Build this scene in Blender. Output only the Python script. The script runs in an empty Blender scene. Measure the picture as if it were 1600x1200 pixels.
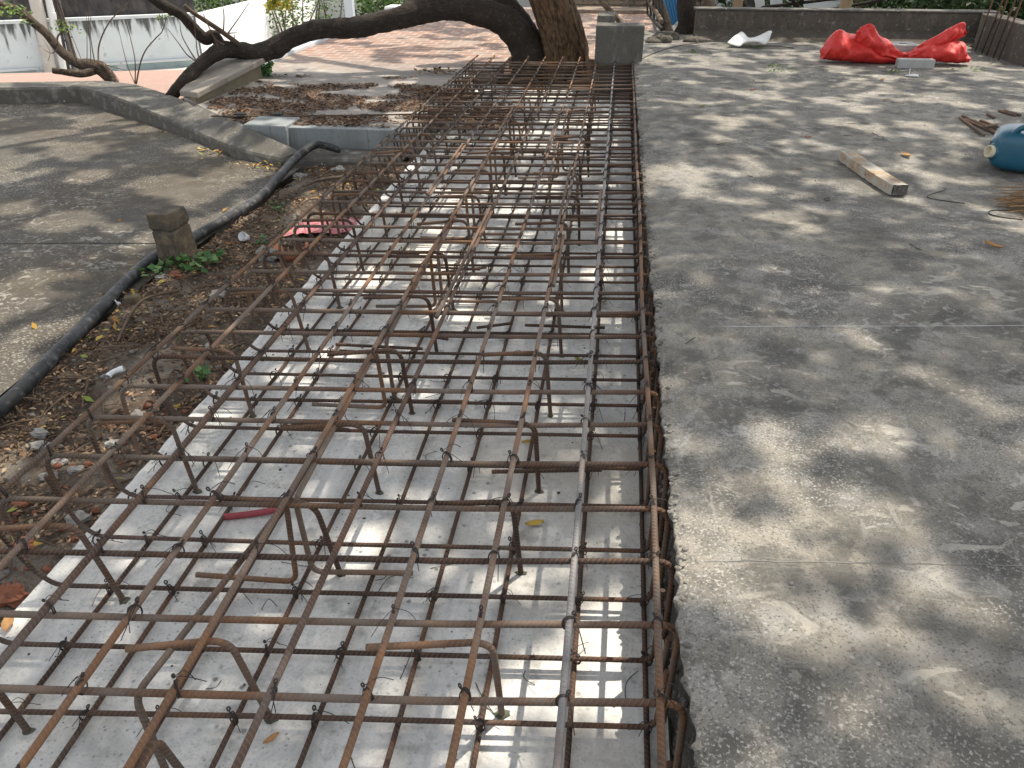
import bpy, math, random
import numpy as np
from mathutils import Vector, noise, Matrix
rnd = random.Random(7)
R = math.radians
bpy.context.scene.world = bpy.data.worlds.new("World")
SC = bpy.context.scene
COL = SC.collection

# ------------------------------------------------------------------ camera
F, PX, PY, VX, VY, H = 1220., 800., 600., 978., -125., 1.6
TH = math.atan2(PY - VY, F)
YAW = math.atan2(VX - PX, math.hypot(F, PY - VY))
cam = bpy.data.cameras.new("camera")
cam.sensor_width = 36.0
cam.lens = F / 1600. * 36.0
cam.clip_end = 2000
cam.clip_start = 0.02
co = bpy.data.objects.new("camera", cam)
COL.objects.link(co)
co.location = (0, 0, H)
co.rotation_euler = (math.pi / 2 - TH, 0, YAW)
SC.camera = co

def ray(x, y):
    u, v = x - PX, y - PY
    fw = F * math.cos(TH) - v * math.sin(TH)
    dn = F * math.sin(TH) + v * math.cos(TH)
    c, s = math.cos(YAW), math.sin(YAW)
    return (u * c - fw * s, u * s + fw * c, -dn)

def at(x, y, z):          # photo point on the level z
    r = ray(x, y); t = (z - H) / r[2]
    return Vector((r[0] * t, r[1] * t, z))

def atY(x, y, Y):         # photo point at distance Y
    r = ray(x, y); t = Y / r[1]
    return Vector((r[0] * t, Y, H + r[2] * t))

# ------------------------------------------------------------------ materials
def mk(name, base, layers=(), rough=0.85, bumps=(), coords='Object', metal=0.0, spec=0.3, ribs=None,
       randramp=None, translucent=0.0, bandbump=None, objvar=0.0, alpha_noise=None):
    m = bpy.data.materials.new(name); m.use_nodes = True
    nt = m.node_tree; N = nt.nodes; L = nt.links
    b = N['Principled BSDF']
    b.inputs['Roughness'].default_value = rough
    b.inputs['Metallic'].default_value = metal
    b.inputs['Specular IOR Level'].default_value = spec
    tc = N.new('ShaderNodeTexCoord'); src = tc.outputs[coords]
    rgb = N.new('ShaderNodeRGB'); rgb.outputs[0].default_value = (*base, 1)
    cur = rgb.outputs[0]
    def mapped(scale, off=(0, 0, 0), co=None):
        mp = N.new('ShaderNodeMapping'); L.new(tc.outputs[co] if co else src, mp.inputs[0])
        mp.inputs['Scale'].default_value = scale if hasattr(scale, '__len__') else (scale,) * 3
        mp.inputs['Location'].default_value = off
        return mp.outputs[0]
    def field(kind, scale, seed, detail=6, rr=0.6, co=None):
        v = mapped(scale, (seed * 3.7, seed * 1.3, seed * 2.1), co)
        if kind == 'vor':
            t = N.new('ShaderNodeTexVoronoi'); t.inputs['Scale'].default_value = 1; L.new(v, t.inputs['Vector'])
            return t.outputs['Distance']
        if kind == 'crack':
            t = N.new('ShaderNodeTexVoronoi'); t.feature = 'DISTANCE_TO_EDGE'; t.inputs['Scale'].default_value = 1
            L.new(v, t.inputs['Vector']); return t.outputs['Distance']
        t = N.new('ShaderNodeTexNoise'); t.inputs['Scale'].default_value = 1
        t.inputs['Detail'].default_value = detail; t.inputs['Roughness'].default_value = rr
        if kind == 'warp': t.inputs['Distortion'].default_value = 1.5
        L.new(v, t.inputs['Vector']); return t.outputs['Fac']
    if randramp:
        at_ = N.new('ShaderNodeAttribute'); at_.attribute_name = 'rnd'
        cr = N.new('ShaderNodeValToRGB'); L.new(at_.outputs['Fac'], cr.inputs[0])
        e = cr.color_ramp.elements
        e[0].position, e[0].color = randramp[0][0], (*randramp[0][1], 1)
        e[1].position, e[1].color = randramp[-1][0], (*randramp[-1][1], 1)
        for p, c in randramp[1:-1]:
            q = e.new(p); q.color = (*c, 1)
        cur = cr.outputs[0]
    k = 0
    for ly in layers:
        kind, scale, lo, hi, col, fac = ly[:6]
        co_ = ly[6] if len(ly) > 6 else None
        k += 1
        f = field(kind, scale, k, co=co_)
        mr = N.new('ShaderNodeMapRange'); L.new(f, mr.inputs[0])
        mr.inputs[1].default_value = lo; mr.inputs[2].default_value = hi
        mr.inputs[3].default_value = 0; mr.inputs[4].default_value = fac
        out = mr.outputs[0]
        if len(ly) > 7:      # masked by a big noise: (scale, lo, hi)
            f2 = field('noise', ly[7][0], k + 20)
            m2 = N.new('ShaderNodeMapRange'); L.new(f2, m2.inputs[0])
            m2.inputs[1].default_value = ly[7][1]; m2.inputs[2].default_value = ly[7][2]
            mu = N.new('ShaderNodeMath'); mu.operation = 'MULTIPLY'
            L.new(out, mu.inputs[0]); L.new(m2.outputs[0], mu.inputs[1]); out = mu.outputs[0]
        mx = N.new('ShaderNodeMixRGB'); L.new(out, mx.inputs[0]); L.new(cur, mx.inputs[1])
        mx.inputs[2].default_value = (*col, 1); cur = mx.outputs[0]
    if objvar:
        oi = N.new('ShaderNodeObjectInfo')
        mr = N.new('ShaderNodeMapRange'); L.new(oi.outputs['Random'], mr.inputs[0])
        mr.inputs[3].default_value = 1 - objvar; mr.inputs[4].default_value = 1 + objvar
        hs = N.new('ShaderNodeHueSaturation'); L.new(mr.outputs[0], hs.inputs['Value']); L.new(cur, hs.inputs['Color'])
        cur = hs.outputs[0]
    nrm = None
    if ribs:
        sx = N.new('ShaderNodeSeparateXYZ'); L.new(tc.outputs['UV'], sx.inputs[0])
        a = N.new('ShaderNodeMath'); a.operation = 'MULTIPLY_ADD'
        L.new(sx.outputs[0], a.inputs[0]); a.inputs[1].default_value = ribs * 2.0; L.new(sx.outputs[1], a.inputs[2])
        s = N.new('ShaderNodeMath'); s.operation = 'MULTIPLY'; L.new(a.outputs[0], s.inputs[0]); s.inputs[1].default_value = 2 * math.pi / ribs
        sn = N.new('ShaderNodeMath'); sn.operation = 'SINE'; L.new(s.outputs[0], sn.inputs[0])
        mr = N.new('ShaderNodeMapRange'); L.new(sn.outputs[0], mr.inputs[0])
        mr.inputs[1].default_value = 0.0; mr.inputs[2].default_value = 0.75
        bp = N.new('ShaderNodeBump'); bp.inputs['Strength'].default_value = 0.8; bp.inputs['Distance'].default_value = 0.0022
        L.new(mr.outputs[0], bp.inputs['Height']); nrm = bp.outputs[0]
        mu = N.new('ShaderNodeMath'); mu.operation = 'MULTIPLY'; L.new(mr.outputs[0], mu.inputs[0]); mu.inputs[1].default_value = 0.16
        mx = N.new('ShaderNodeMixRGB'); L.new(mu.outputs[0], mx.inputs[0]); L.new(cur, mx.inputs[1])
        mx.inputs[2].default_value = (0.34, 0.22, 0.14, 1); cur = mx.outputs[0]
    for bs in bumps:
        kind, scale, st, dist = bs[:4]
        f = field(kind, scale, k + 9, detail=8, co=bs[4] if len(bs) > 4 else None); k += 1
        bp = N.new('ShaderNodeBump'); bp.inputs['Strength'].default_value = st; bp.inputs['Distance'].default_value = dist
        L.new(f, bp.inputs['Height'])
        if nrm: L.new(nrm, bp.inputs['Normal'])
        nrm = bp.outputs[0]
    L.new(cur, b.inputs['Base Color'])
    if nrm: L.new(nrm, b.inputs['Normal'])
    if translucent:
        tr = N.new('ShaderNodeBsdfTranslucent'); L.new(cur, tr.inputs[0])
        ms = N.new('ShaderNodeMixShader'); ms.inputs[0].default_value = translucent
        L.new(b.outputs[0], ms.inputs[1]); L.new(tr.outputs[0], ms.inputs[2])
        L.new(ms.outputs[0], N['Material Output'].inputs[0])
    return m

M = {}
RUSTL = [('noise', 3.2, .46, .60, (.25, .122, .05), .65), ('noise', 9, .5, .62, (.16, .078, .038), .7),
         ('noise', 2.1, .47, .58, (.13, .112, .098), .8), ('noise', 60, .55, .75, (.07, .045, .035), .6)]
M['rust'] = mk('rust', (.085, .051, .035), RUSTL, .72, [('noise', 220, .25, .001)], ribs=.0125, objvar=.28)
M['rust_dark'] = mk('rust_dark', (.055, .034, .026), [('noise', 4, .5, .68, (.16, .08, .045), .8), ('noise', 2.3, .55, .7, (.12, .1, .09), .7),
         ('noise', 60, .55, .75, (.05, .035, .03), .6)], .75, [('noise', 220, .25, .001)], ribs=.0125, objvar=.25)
M['steel'] = mk('steel', (.19, .19, .195), [('noise', 6, .52, .7, (.20, .13, .085), .8), ('noise', 40, .5, .7, (.11, .1, .1), .5)], .55,
         [('noise', 200, .2, .001)], ribs=.0125, metal=.15)
M['wire'] = mk('wire', (.032, .026, .024), rough=.6)
M['white_conc'] = mk('white_conc', (.64, .632, .605), [
    ('noise', 1.1, .42, .60, (.57, .565, .55), .8), ('noise', 4, .48, .62, (.50, .50, .495), .6), ('warp', 13, .50, .62, (.45, .45, .445), .6),
    ('noise', 45, .54, .66, (.42, .42, .41), .6), ('noise', 150, .54, .64, (.36, .36, .355), .6), ('vor', 24, .20, .10, (.15, .15, .145), .85, None, (2.5, .47, .54)),
    ('vor', 60, .24, .12, (.22, .22, .21), .8, None, (3, .45, .54)), ('noise', (16, 1.1, 10), .54, .66, (.72, .72, .71), .5),
    ('noise', 0.9, .54, .68, (.54, .47, .36), .45), ('noise', 8, .58, .66, (.22, .215, .2), .55), ('noise', 3, .6, .72, (.20, .21, .19), .5)],
    .9, [('noise', 9, .5, .02), ('noise', 60, .4, .006), ('noise', 200, .35, .002)])
M['old_conc'] = mk('old_conc', (.20, .186, .162), [
    ('noise', 1.1, .44, .56, (.108, .102, .09), .9), ('noise', 2.6, .48, .60, (.265, .243, .205), .85), ('noise', 7, .50, .62, (.25, .243, .228), .65),
    ('noise', 4.5, .53, .60, (.062, .060, .055), .7), ('noise', 17, .5, .6, (.11, .106, .096), .6), ('noise', 48, .55, .65, (.30, .295, .275), .65, None, (1.3, .46, .6)), ('noise', 140, .545, .61, (.40, .39, .365), .75, None, (2.2, .46, .60)),
    ('warp', 16, .56, .63, (.36, .355, .335), .7, None, (1.0, .50, .60)),
    ('vor', 34, .20, .10, (.48, .47, .43), .35, None, (1.7, .52, .6)), ('noise', (3, 60, 1), .60, .70, (.27, .26, .24), .4, None, (1.2, .42, .56)),
    ('noise', 170, .54, .62, (.065, .064, .06), .75), ('noise', (40, 4, 1), .62, .70, (.34, .335, .31), .3, None, (1.5, .45, .58)),
    ('warp', (6, 9, 6), .58, .61, (.40, .38, .33), .7, None, (.8, .50, .60))],
    .9, [('noise', 6, .3, .02), ('noise', 60, .5, .008), ('noise', 260, .5, .003)])
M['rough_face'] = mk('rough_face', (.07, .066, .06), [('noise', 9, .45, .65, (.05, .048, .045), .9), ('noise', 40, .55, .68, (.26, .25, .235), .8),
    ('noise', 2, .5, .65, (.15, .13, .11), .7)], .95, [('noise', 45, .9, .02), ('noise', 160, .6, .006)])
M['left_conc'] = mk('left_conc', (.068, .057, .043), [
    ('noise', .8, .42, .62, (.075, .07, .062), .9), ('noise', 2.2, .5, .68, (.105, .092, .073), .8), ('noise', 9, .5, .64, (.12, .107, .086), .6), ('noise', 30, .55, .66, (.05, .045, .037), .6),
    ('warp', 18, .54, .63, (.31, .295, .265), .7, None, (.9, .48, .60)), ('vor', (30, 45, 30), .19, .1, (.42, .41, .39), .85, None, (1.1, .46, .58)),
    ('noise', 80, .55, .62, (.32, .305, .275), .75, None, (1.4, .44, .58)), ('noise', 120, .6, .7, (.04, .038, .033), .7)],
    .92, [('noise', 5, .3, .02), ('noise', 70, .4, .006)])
M['curb'] = mk('curb', (.105, .098, .084), [('noise', 3, .45, .65, (.09, .085, .078), .9), ('noise', 12, .52, .7, (.24, .235, .22), .7),
    ('vor', 14, .14, .07, (.55, .56, .57), .9, None, (1.6, .5, .6)), ('noise', 60, .55, .7, (.05, .048, .043), .6)], .92, [('noise', 30, .5, .01)])
M['grey_wall'] = mk('grey_wall', (.20, .222, .228), [('noise', (9, 9, 1.2), .48, .66, (.17, .18, .175), .8), ('noise', 6, .5, .7, (.27, .29, .295), .6),
    ('noise', 40, .55, .7, (.12, .12, .11), .6), ('noise', (30, 30, 2), .6, .7, (.08, .08, .07), .6)], .9, [('noise', 40, .3, .006)])
M['mould_wall'] = mk('mould_wall', (.095, .084, .07), [('noise', 3, .46, .62, (.075, .066, .056), .9), ('noise', (8, 8, 2), .52, .68, (.15, .128, .10), .7),
    ('noise', 30, .55, .68, (.045, .04, .035), .8), ('noise', 17, .6, .7, (.33, .32, .30), .6)], .93, [('noise', 25, .5, .012)])
M['block'] = mk('block', (.105, .10, .088), [('noise', 4, .46, .62, (.085, .08, .072), .85), ('noise', (14, 14, 4), .52, .68, (.19, .18, .165), .7),
    ('noise', 50, .55, .68, (.06, .056, .05), .7)], .93, [('noise', 30, .5, .01)])
M['pier'] = mk('pier', (.10, .08, .055), [('noise', 6, .45, .62, (.06, .055, .047), .85), ('noise', 14, .5, .68, (.19, .15, .095), .7),
    ('noise', 60, .55, .68, (.04, .036, .03), .6)], .95, [('noise', 18, .7, .02), ('noise', 90, .5, .005)])
M['soil'] = mk('soil', (.10, .076, .058), [('noise', 2.2, .46, .58, (.22, .19, .155), .9), ('noise', 14, .5, .68, (.045, .033, .026), .8),
    ('noise', 45, .54, .66, (.17, .125, .085), .8), ('vor', 60, .2, .1, (.26, .25, .23), .7, None, (4, .5, .6))], .98,
    [('noise', 20, .9, .04), ('noise', 110, .8, .012)])
M['stone'] = mk('stone', (.23, .22, .205), [('noise', 12, .48, .64, (.13, .125, .115), .8), ('noise', 50, .55, .7, (.36, .35, .34), .6)], .95,
    [('noise', 40, .6, .01)], objvar=.3)
M['redstone'] = mk('redstone', (.25, .10, .06), [('noise', 10, .48, .64, (.15, .07, .05), .8), ('noise', 50, .55, .7, (.36, .24, .18), .5)], .95,
    [('noise', 40, .6, .01)], objvar=.25)
M['clay'] = mk('clay', (.33, .135, .07), [('noise', 9, .5, .66, (.20, .09, .05), .7), ('noise', 40, .58, .7, (.14, .09, .06), .6)], .9, [('noise', 60, .3, .004)])
M['hose'] = mk('hose', (.018, .019, .021), [('noise', 7, .48, .64, (.075, .078, .08), .7), ('noise', 30, .54, .68, (.19, .185, .175), .55)], .55, [('noise', 60, .25, .004)])
M['litter'] = mk('litter', (.1, .06, .04), rough=.9, randramp=[(0, (.05, .032, .022)), (.3, (.11, .068, .042)), (.6, (.19, .12, .072)), (.85, (.29, .19, .115)), (1, (.40, .31, .2))])
M['litter_dark'] = mk('litter_dark', (.1, .06, .04), rough=.9, randramp=[(0, (.04, .022, .014)), (.4, (.09, .05, .028)), (.8, (.16, .09, .05)), (1, (.26, .17, .10))])
M['yellowleaf'] = mk('yellowleaf', (.3, .2, .04), rough=.7, randramp=[(0, (.22, .10, .03)), (.4, (.40, .24, .05)), (.75, (.35, .30, .07)), (1, (.16, .24, .05))])
M['dryleaf'] = mk('dryleaf', (.34, .20, .09), [('noise', 40, .5, .7, (.2, .11, .05), .7)], .8, objvar=.3)
M['greenbit'] = mk('greenbit', (.08, .14, .03), rough=.7, randramp=[(0, (.05, .11, .025)), (.6, (.12, .2, .05)), (1, (.26, .30, .08))], translucent=.25)
M['weed'] = mk('weed', (.06, .13, .035), rough=.6, randramp=[(0, (.045, .12, .035)), (.6, (.09, .2, .06)), (1, (.22, .34, .13))], translucent=.3)
M['foliage'] = mk('foliage', (.06, .11, .03), rough=.55, randramp=[(0, (.03, .065, .018)), (.5, (.06, .12, .03)), (.85, (.11, .19, .045)), (1, (.2, .25, .06))], translucent=.4)
M['foliage_yellow'] = mk('foliage_yellow', (.2, .2, .03), rough=.55, randramp=[(0, (.10, .15, .03)), (.5, (.26, .24, .03)), (1, (.42, .30, .02))], translucent=.4)
M['foliage_dark'] = mk('foliage_dark', (.03, .06, .018), rough=.5, randramp=[(0, (.018, .035, .012)), (.6, (.035, .07, .02)), (1, (.07, .12, .035))], translucent=.3)
M['crown'] = mk('crown', (.05, .09, .03), rough=.6, randramp=[(0, (.04, .06, .03)), (.6, (.07, .095, .045)), (1, (.1, .12, .06))], translucent=.3)
M['bark'] = mk('bark', (.10, .06, .033), [('noise', (34, 5, 1), .44, .58, (.034, .022, .015), .95, 'UV'), ('noise', (70, 14, 1), .52, .64, (.19, .115, .06), .7, 'UV'),
    ('noise', 3, .5, .7, (.10, .07, .045), .6)], .95, [('noise', (32, 2.4, 1), 1, .03, 'UV'), ('noise', 60, .6, .006)])
M['bark_dark'] = mk('bark_dark', (.036, .028, .022), [('noise', 9, .45, .62, (.028, .022, .018), .9), ('noise', 22, .55, .68, (.09, .075, .06), .6),
    ('noise', 60, .6, .7, (.17, .155, .13), .4), ('noise', 4, .55, .7, (.06, .043, .03), .6)], .95, [('noise', (26, 7, 1), 1, .035, 'UV'), ('noise', 70, .7, .008)])
M['bark_pale'] = mk('bark_pale', (.17, .13, .095), [('noise', 10, .45, .62, (.08, .062, .048), .85), ('noise', 30, .55, .68, (.32, .28, .22), .6)], .95, [('noise', (26, 7, 1), .8, .02, 'UV')])
M['bark_mid'] = mk('bark_mid', (.075, .055, .04), [('noise', 10, .45, .6, (.035, .027, .02), .85), ('noise', 30, .54, .66, (.20, .16, .12), .6)], .95, [('noise', (26, 7, 1), .8, .02, 'UV'), ('noise', 70, .6, .006)])
M['twig'] = mk('twig', (.10, .07, .048), [('noise', 10, .5, .66, (.07, .05, .035), .8)], .9, objvar=.3)
M['red'] = mk('red', (.56, .032, .026), [('noise', 5, .5, .7, (.50, .022, .02), .7), ('noise', 9, .62, .75, (.68, .24, .2), .55), ('noise', 40, .6, .75, (.7, .13, .1),   .4)], .55,
    [('noise', 9, .5, .02), ('crack', 7, .35, .02)], spec=.45)
M['paver'] = mk('paver', (.36, .36, .35), [('noise', 8, .5, .7, (.27, .27, .26), .7), ('noise', 80, .55, .7, (.2, .2, .195), .5)], .9, [('noise', 60, .4, .005)])
M['wood'] = mk('wood', (.34, .32, .28), [('noise', 7, .48, .60, (.30, .20, .10), .75), ('noise', 16, .56, .66, (.24, .11, .06), .8), ('noise', (5, 60, 60), .5, .7, (.32, .28, .22), .5),
    ('noise', 5, .6, .7, (.42, .41, .39), .8), ('vor', 14, .12, .05, (.03, .028, .025), .9)], .9, [('noise', (6, 70, 70), .4, .004), ('noise', 30, .4, .006)])
M['woodend'] = mk('woodend', (.10, .095, .09), [('noise', 20, .5, .62, (.25, .25, .25), .8), ('noise', 40, .5, .65, (.045, .042, .04), .8)], .9, [('noise', 40, .6, .01)])
M['blue'] = mk('blue', (.012, .085, .14), [('noise', 5, .5, .7, (.02, .11, .17), .6), ('noise', 30, .62, .74, (.12, .24, .3), .35)], .38, [('noise', 9, .08, .01)], spec=.5)
M['cream'] = mk('cream', (.55, .50, .36), [('noise', 30, .5, .7, (.42, .37, .25), .6)], .6)
M['dark'] = mk('dark', (.02, .02, .02), rough=.8)
M['dirtydark'] = mk('dirtydark', (.045, .043, .04), [('noise', 8, .5, .7, (.1, .095, .09), .7)], .9)
M['whitepl'] = mk('whitepl', (.66, .67, .66), [('noise', 9, .55, .7, (.5, .5, .48), .5)], .45)
M['pvc'] = mk('pvc', (.68, .70, .72), [('noise', 30, .58, .7, (.45, .44, .42), .5)], .35)
M['pink'] = mk('pink', (.42, .13, .15), [('noise', 14, .5, .62, (.62, .3, .3), .8), ('noise', 40, .58, .7, (.3, .06, .06), .6)], .45, [('noise', 30, .6, .02)])
M['conduit'] = mk('conduit', (.27, .05, .062), [('noise', 20, .55, .7, (.33, .12, .13), .5)], .45)
M['bristle'] = mk('bristle', (.26, .165, .085), [('noise', 20, .5, .68, (.13, .075, .04), .8)], .8)
M['paint'] = mk('paint', (.60, .63, .63), [('noise', 3, .5, .68, (.48, .51, .51), .6), ('noise', 14, .62, .7, (.18, .18, .17), .8), ('noise', (20, 20, 2), .64, .7, (.25, .25, .24), .6)], .85)
M['paintbright'] = mk('paintbright', (.80, .80, .79), [('noise', 2, .55, .7, (.7, .7, .69), .6)], .8)
M['teal'] = mk('teal', (.36, .45, .45), [('noise', 5, .5, .68, (.25, .33, .33), .7)], .7)
M['mould_dark'] = mk('mould_dark', (.055, .05, .05), [('noise', 5, .5, .66, (.10, .09, .085), .8), ('noise', (14, 14, 3), .5, .66, (.028, .026, .026), .8)], .95)
M['pipe'] = mk('pipe', (.50, .46, .42), [('noise', 4, .5, .68, (.38, .33, .29), .7)], .5)
M['pipewhite'] = mk('pipewhite', (.68, .68, .67), [('noise', 4, .5, .68, (.55, .54, .52), .6)], .45)
M['bluesheet'] = mk('bluesheet', (.075, .26, .50), [('noise', 3, .5, .7, (.11, .34, .58), .7)], .5)
M['palegrey'] = mk('palegrey', (.52, .55, .58), [('noise', 3, .5, .7, (.42, .45, .48), .6)], .6)
M['postwood'] = mk('postwood', (.30, .22, .13), [('noise', (20, 20, 2), .48, .66, (.18, .12, .07), .8)], .85)
M['far'] = mk('far', (.10, .105, .075), [('noise', .8, .45, .65, (.07, .06, .045), .9), ('noise', 3, .5, .7, (.16, .15, .12), .7)], .95)

def terrace_mat():
    m = mk('terrace', (.27, .245, .22), [('noise', 1.2, .45, .62, (.16, .145, .13), .85), ('noise', 8, .52, .7, (.43, .40, .37), .6), ('noise', 40, .55, .7, (.15, .135, .12), .5)], .9,
           [('noise', 30, .4, .008)])
    nt = m.node_tree; N = nt.nodes; L = nt.links
    b = N['Principled BSDF']; old = b.inputs['Base Color'].links[0].from_socket
    tc = N.new('ShaderNodeTexCoord')
    mp = N.new('ShaderNodeMapping'); L.new(tc.outputs['Object'], mp.inputs[0]); mp.inputs['Rotation'].default_value = (0, 0, R(4))
    br = N.new('ShaderNodeTexBrick'); L.new(mp.outputs[0], br.inputs[0]); br.inputs['Scale'].default_value = 1
    br.inputs['Brick Width'].default_value = .24; br.inputs['Row Height'].default_value = .19
    br.inputs['Mortar Size'].default_value = .012; br.inputs['Mortar Smooth'].default_value = .3
    br.offset = .5
    br.inputs['Color1'].default_value = (.26, .15, .108, 1); br.inputs['Color2'].default_value = (.18, .125, .10, 1)
    br.inputs['Mortar'].default_value = (.38, .31, .26, 1)
    nz = N.new('ShaderNodeTexNoise'); L.new(tc.outputs['Object'], nz.inputs[0]); nz.inputs['Scale'].default_value = 3.5; nz.inputs['Detail'].default_value = 6
    mr0 = N.new('ShaderNodeMapRange'); L.new(nz.outputs['Fac'], mr0.inputs[0]); mr0.inputs[1].default_value = .46; mr0.inputs[2].default_value = .7; mr0.inputs[4].default_value = .8
    mx0 = N.new('ShaderNodeMixRGB'); L.new(mr0.outputs[0], mx0.inputs[0]); L.new(br.outputs['Color'], mx0.inputs[1]); mx0.inputs[2].default_value = (.27, .225, .19, 1)
    sx = N.new('ShaderNodeSeparateXYZ'); L.new(tc.outputs['Object'], sx.inputs[0])
    ad = N.new('ShaderNodeMath'); ad.operation = 'MULTIPLY_ADD'; L.new(nz.outputs['Fac'], ad.inputs[0]); ad.inputs[1].default_value = 2.2; L.new(sx.outputs[1], ad.inputs[2])
    mr = N.new('ShaderNodeMapRange'); L.new(ad.outputs[0], mr.inputs[0]); mr.inputs[1].default_value = 10.1; mr.inputs[2].default_value = 11.2
    mx = N.new('ShaderNodeMixRGB'); L.new(mr.outputs[0], mx.inputs[0]); L.new(old, mx.inputs[1]); L.new(mx0.outputs[0], mx.inputs[2])
    L.new(mx.outputs[0], b.inputs['Base Color'])
    return m
M['terrace'] = terrace_mat()
M['brickwall'] = mk('brickwall', (.22, .17, .13), [('noise', 6, .48, .64, (.11, .09, .075), .8), ('noise', 20, .55, .7, (.34, .29, .24), .6)], .95, [('noise', 20, .6, .02)])

def mould_streaks(name, base, xlo, xhi):
    """white painted wall with black mould running down from its top edge (UV: u metres along, v metres below the top)"""
    m = mk(name, base, [('noise', 3, .5, .7, (.5, .53, .54), .6), ('noise', 10, .64, .72, (.16, .16, .155), .8)], .85)
    nt = m.node_tree; N = nt.nodes; L = nt.links
    b = N['Principled BSDF']; old = b.inputs['Base Color'].links[0].from_socket
    tc = N.new('ShaderNodeTexCoord')
    mp = N.new('ShaderNodeMapping'); L.new(tc.outputs['UV'], mp.inputs[0]); mp.inputs['Scale'].default_value = (11, 1.6, 1)
    nz = N.new('ShaderNodeTexNoise'); L.new(mp.outputs[0], nz.inputs[0]); nz.inputs['Scale'].default_value = 1; nz.inputs['Detail'].default_value = 7
    sx = N.new('ShaderNodeSeparateXYZ'); L.new(tc.outputs['UV'], sx.inputs[0])
    ma = N.new('ShaderNodeMath'); ma.operation = 'MULTIPLY_ADD'; L.new(sx.outputs[1], ma.inputs[0]); ma.inputs[1].default_value = -.75; L.new(nz.outputs['Fac'], ma.inputs[2])
    mr = N.new('ShaderNodeMapRange'); L.new(ma.outputs[0], mr.inputs[0]); mr.inputs[1].default_value = .36; mr.inputs[2].default_value = .50; mr.inputs[4].default_value = .9
    mx = N.new('ShaderNodeMixRGB'); L.new(mr.outputs[0], mx.inputs[0]); L.new(old, mx.inputs[1]); mx.inputs[2].default_value = (.05, .05, .05, 1)
    L.new(mx.outputs[0], b.inputs['Base Color'])
    return m
M['streaked'] = mould_streaks('streaked', (.62, .66, .67), 0, 1)

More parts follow.
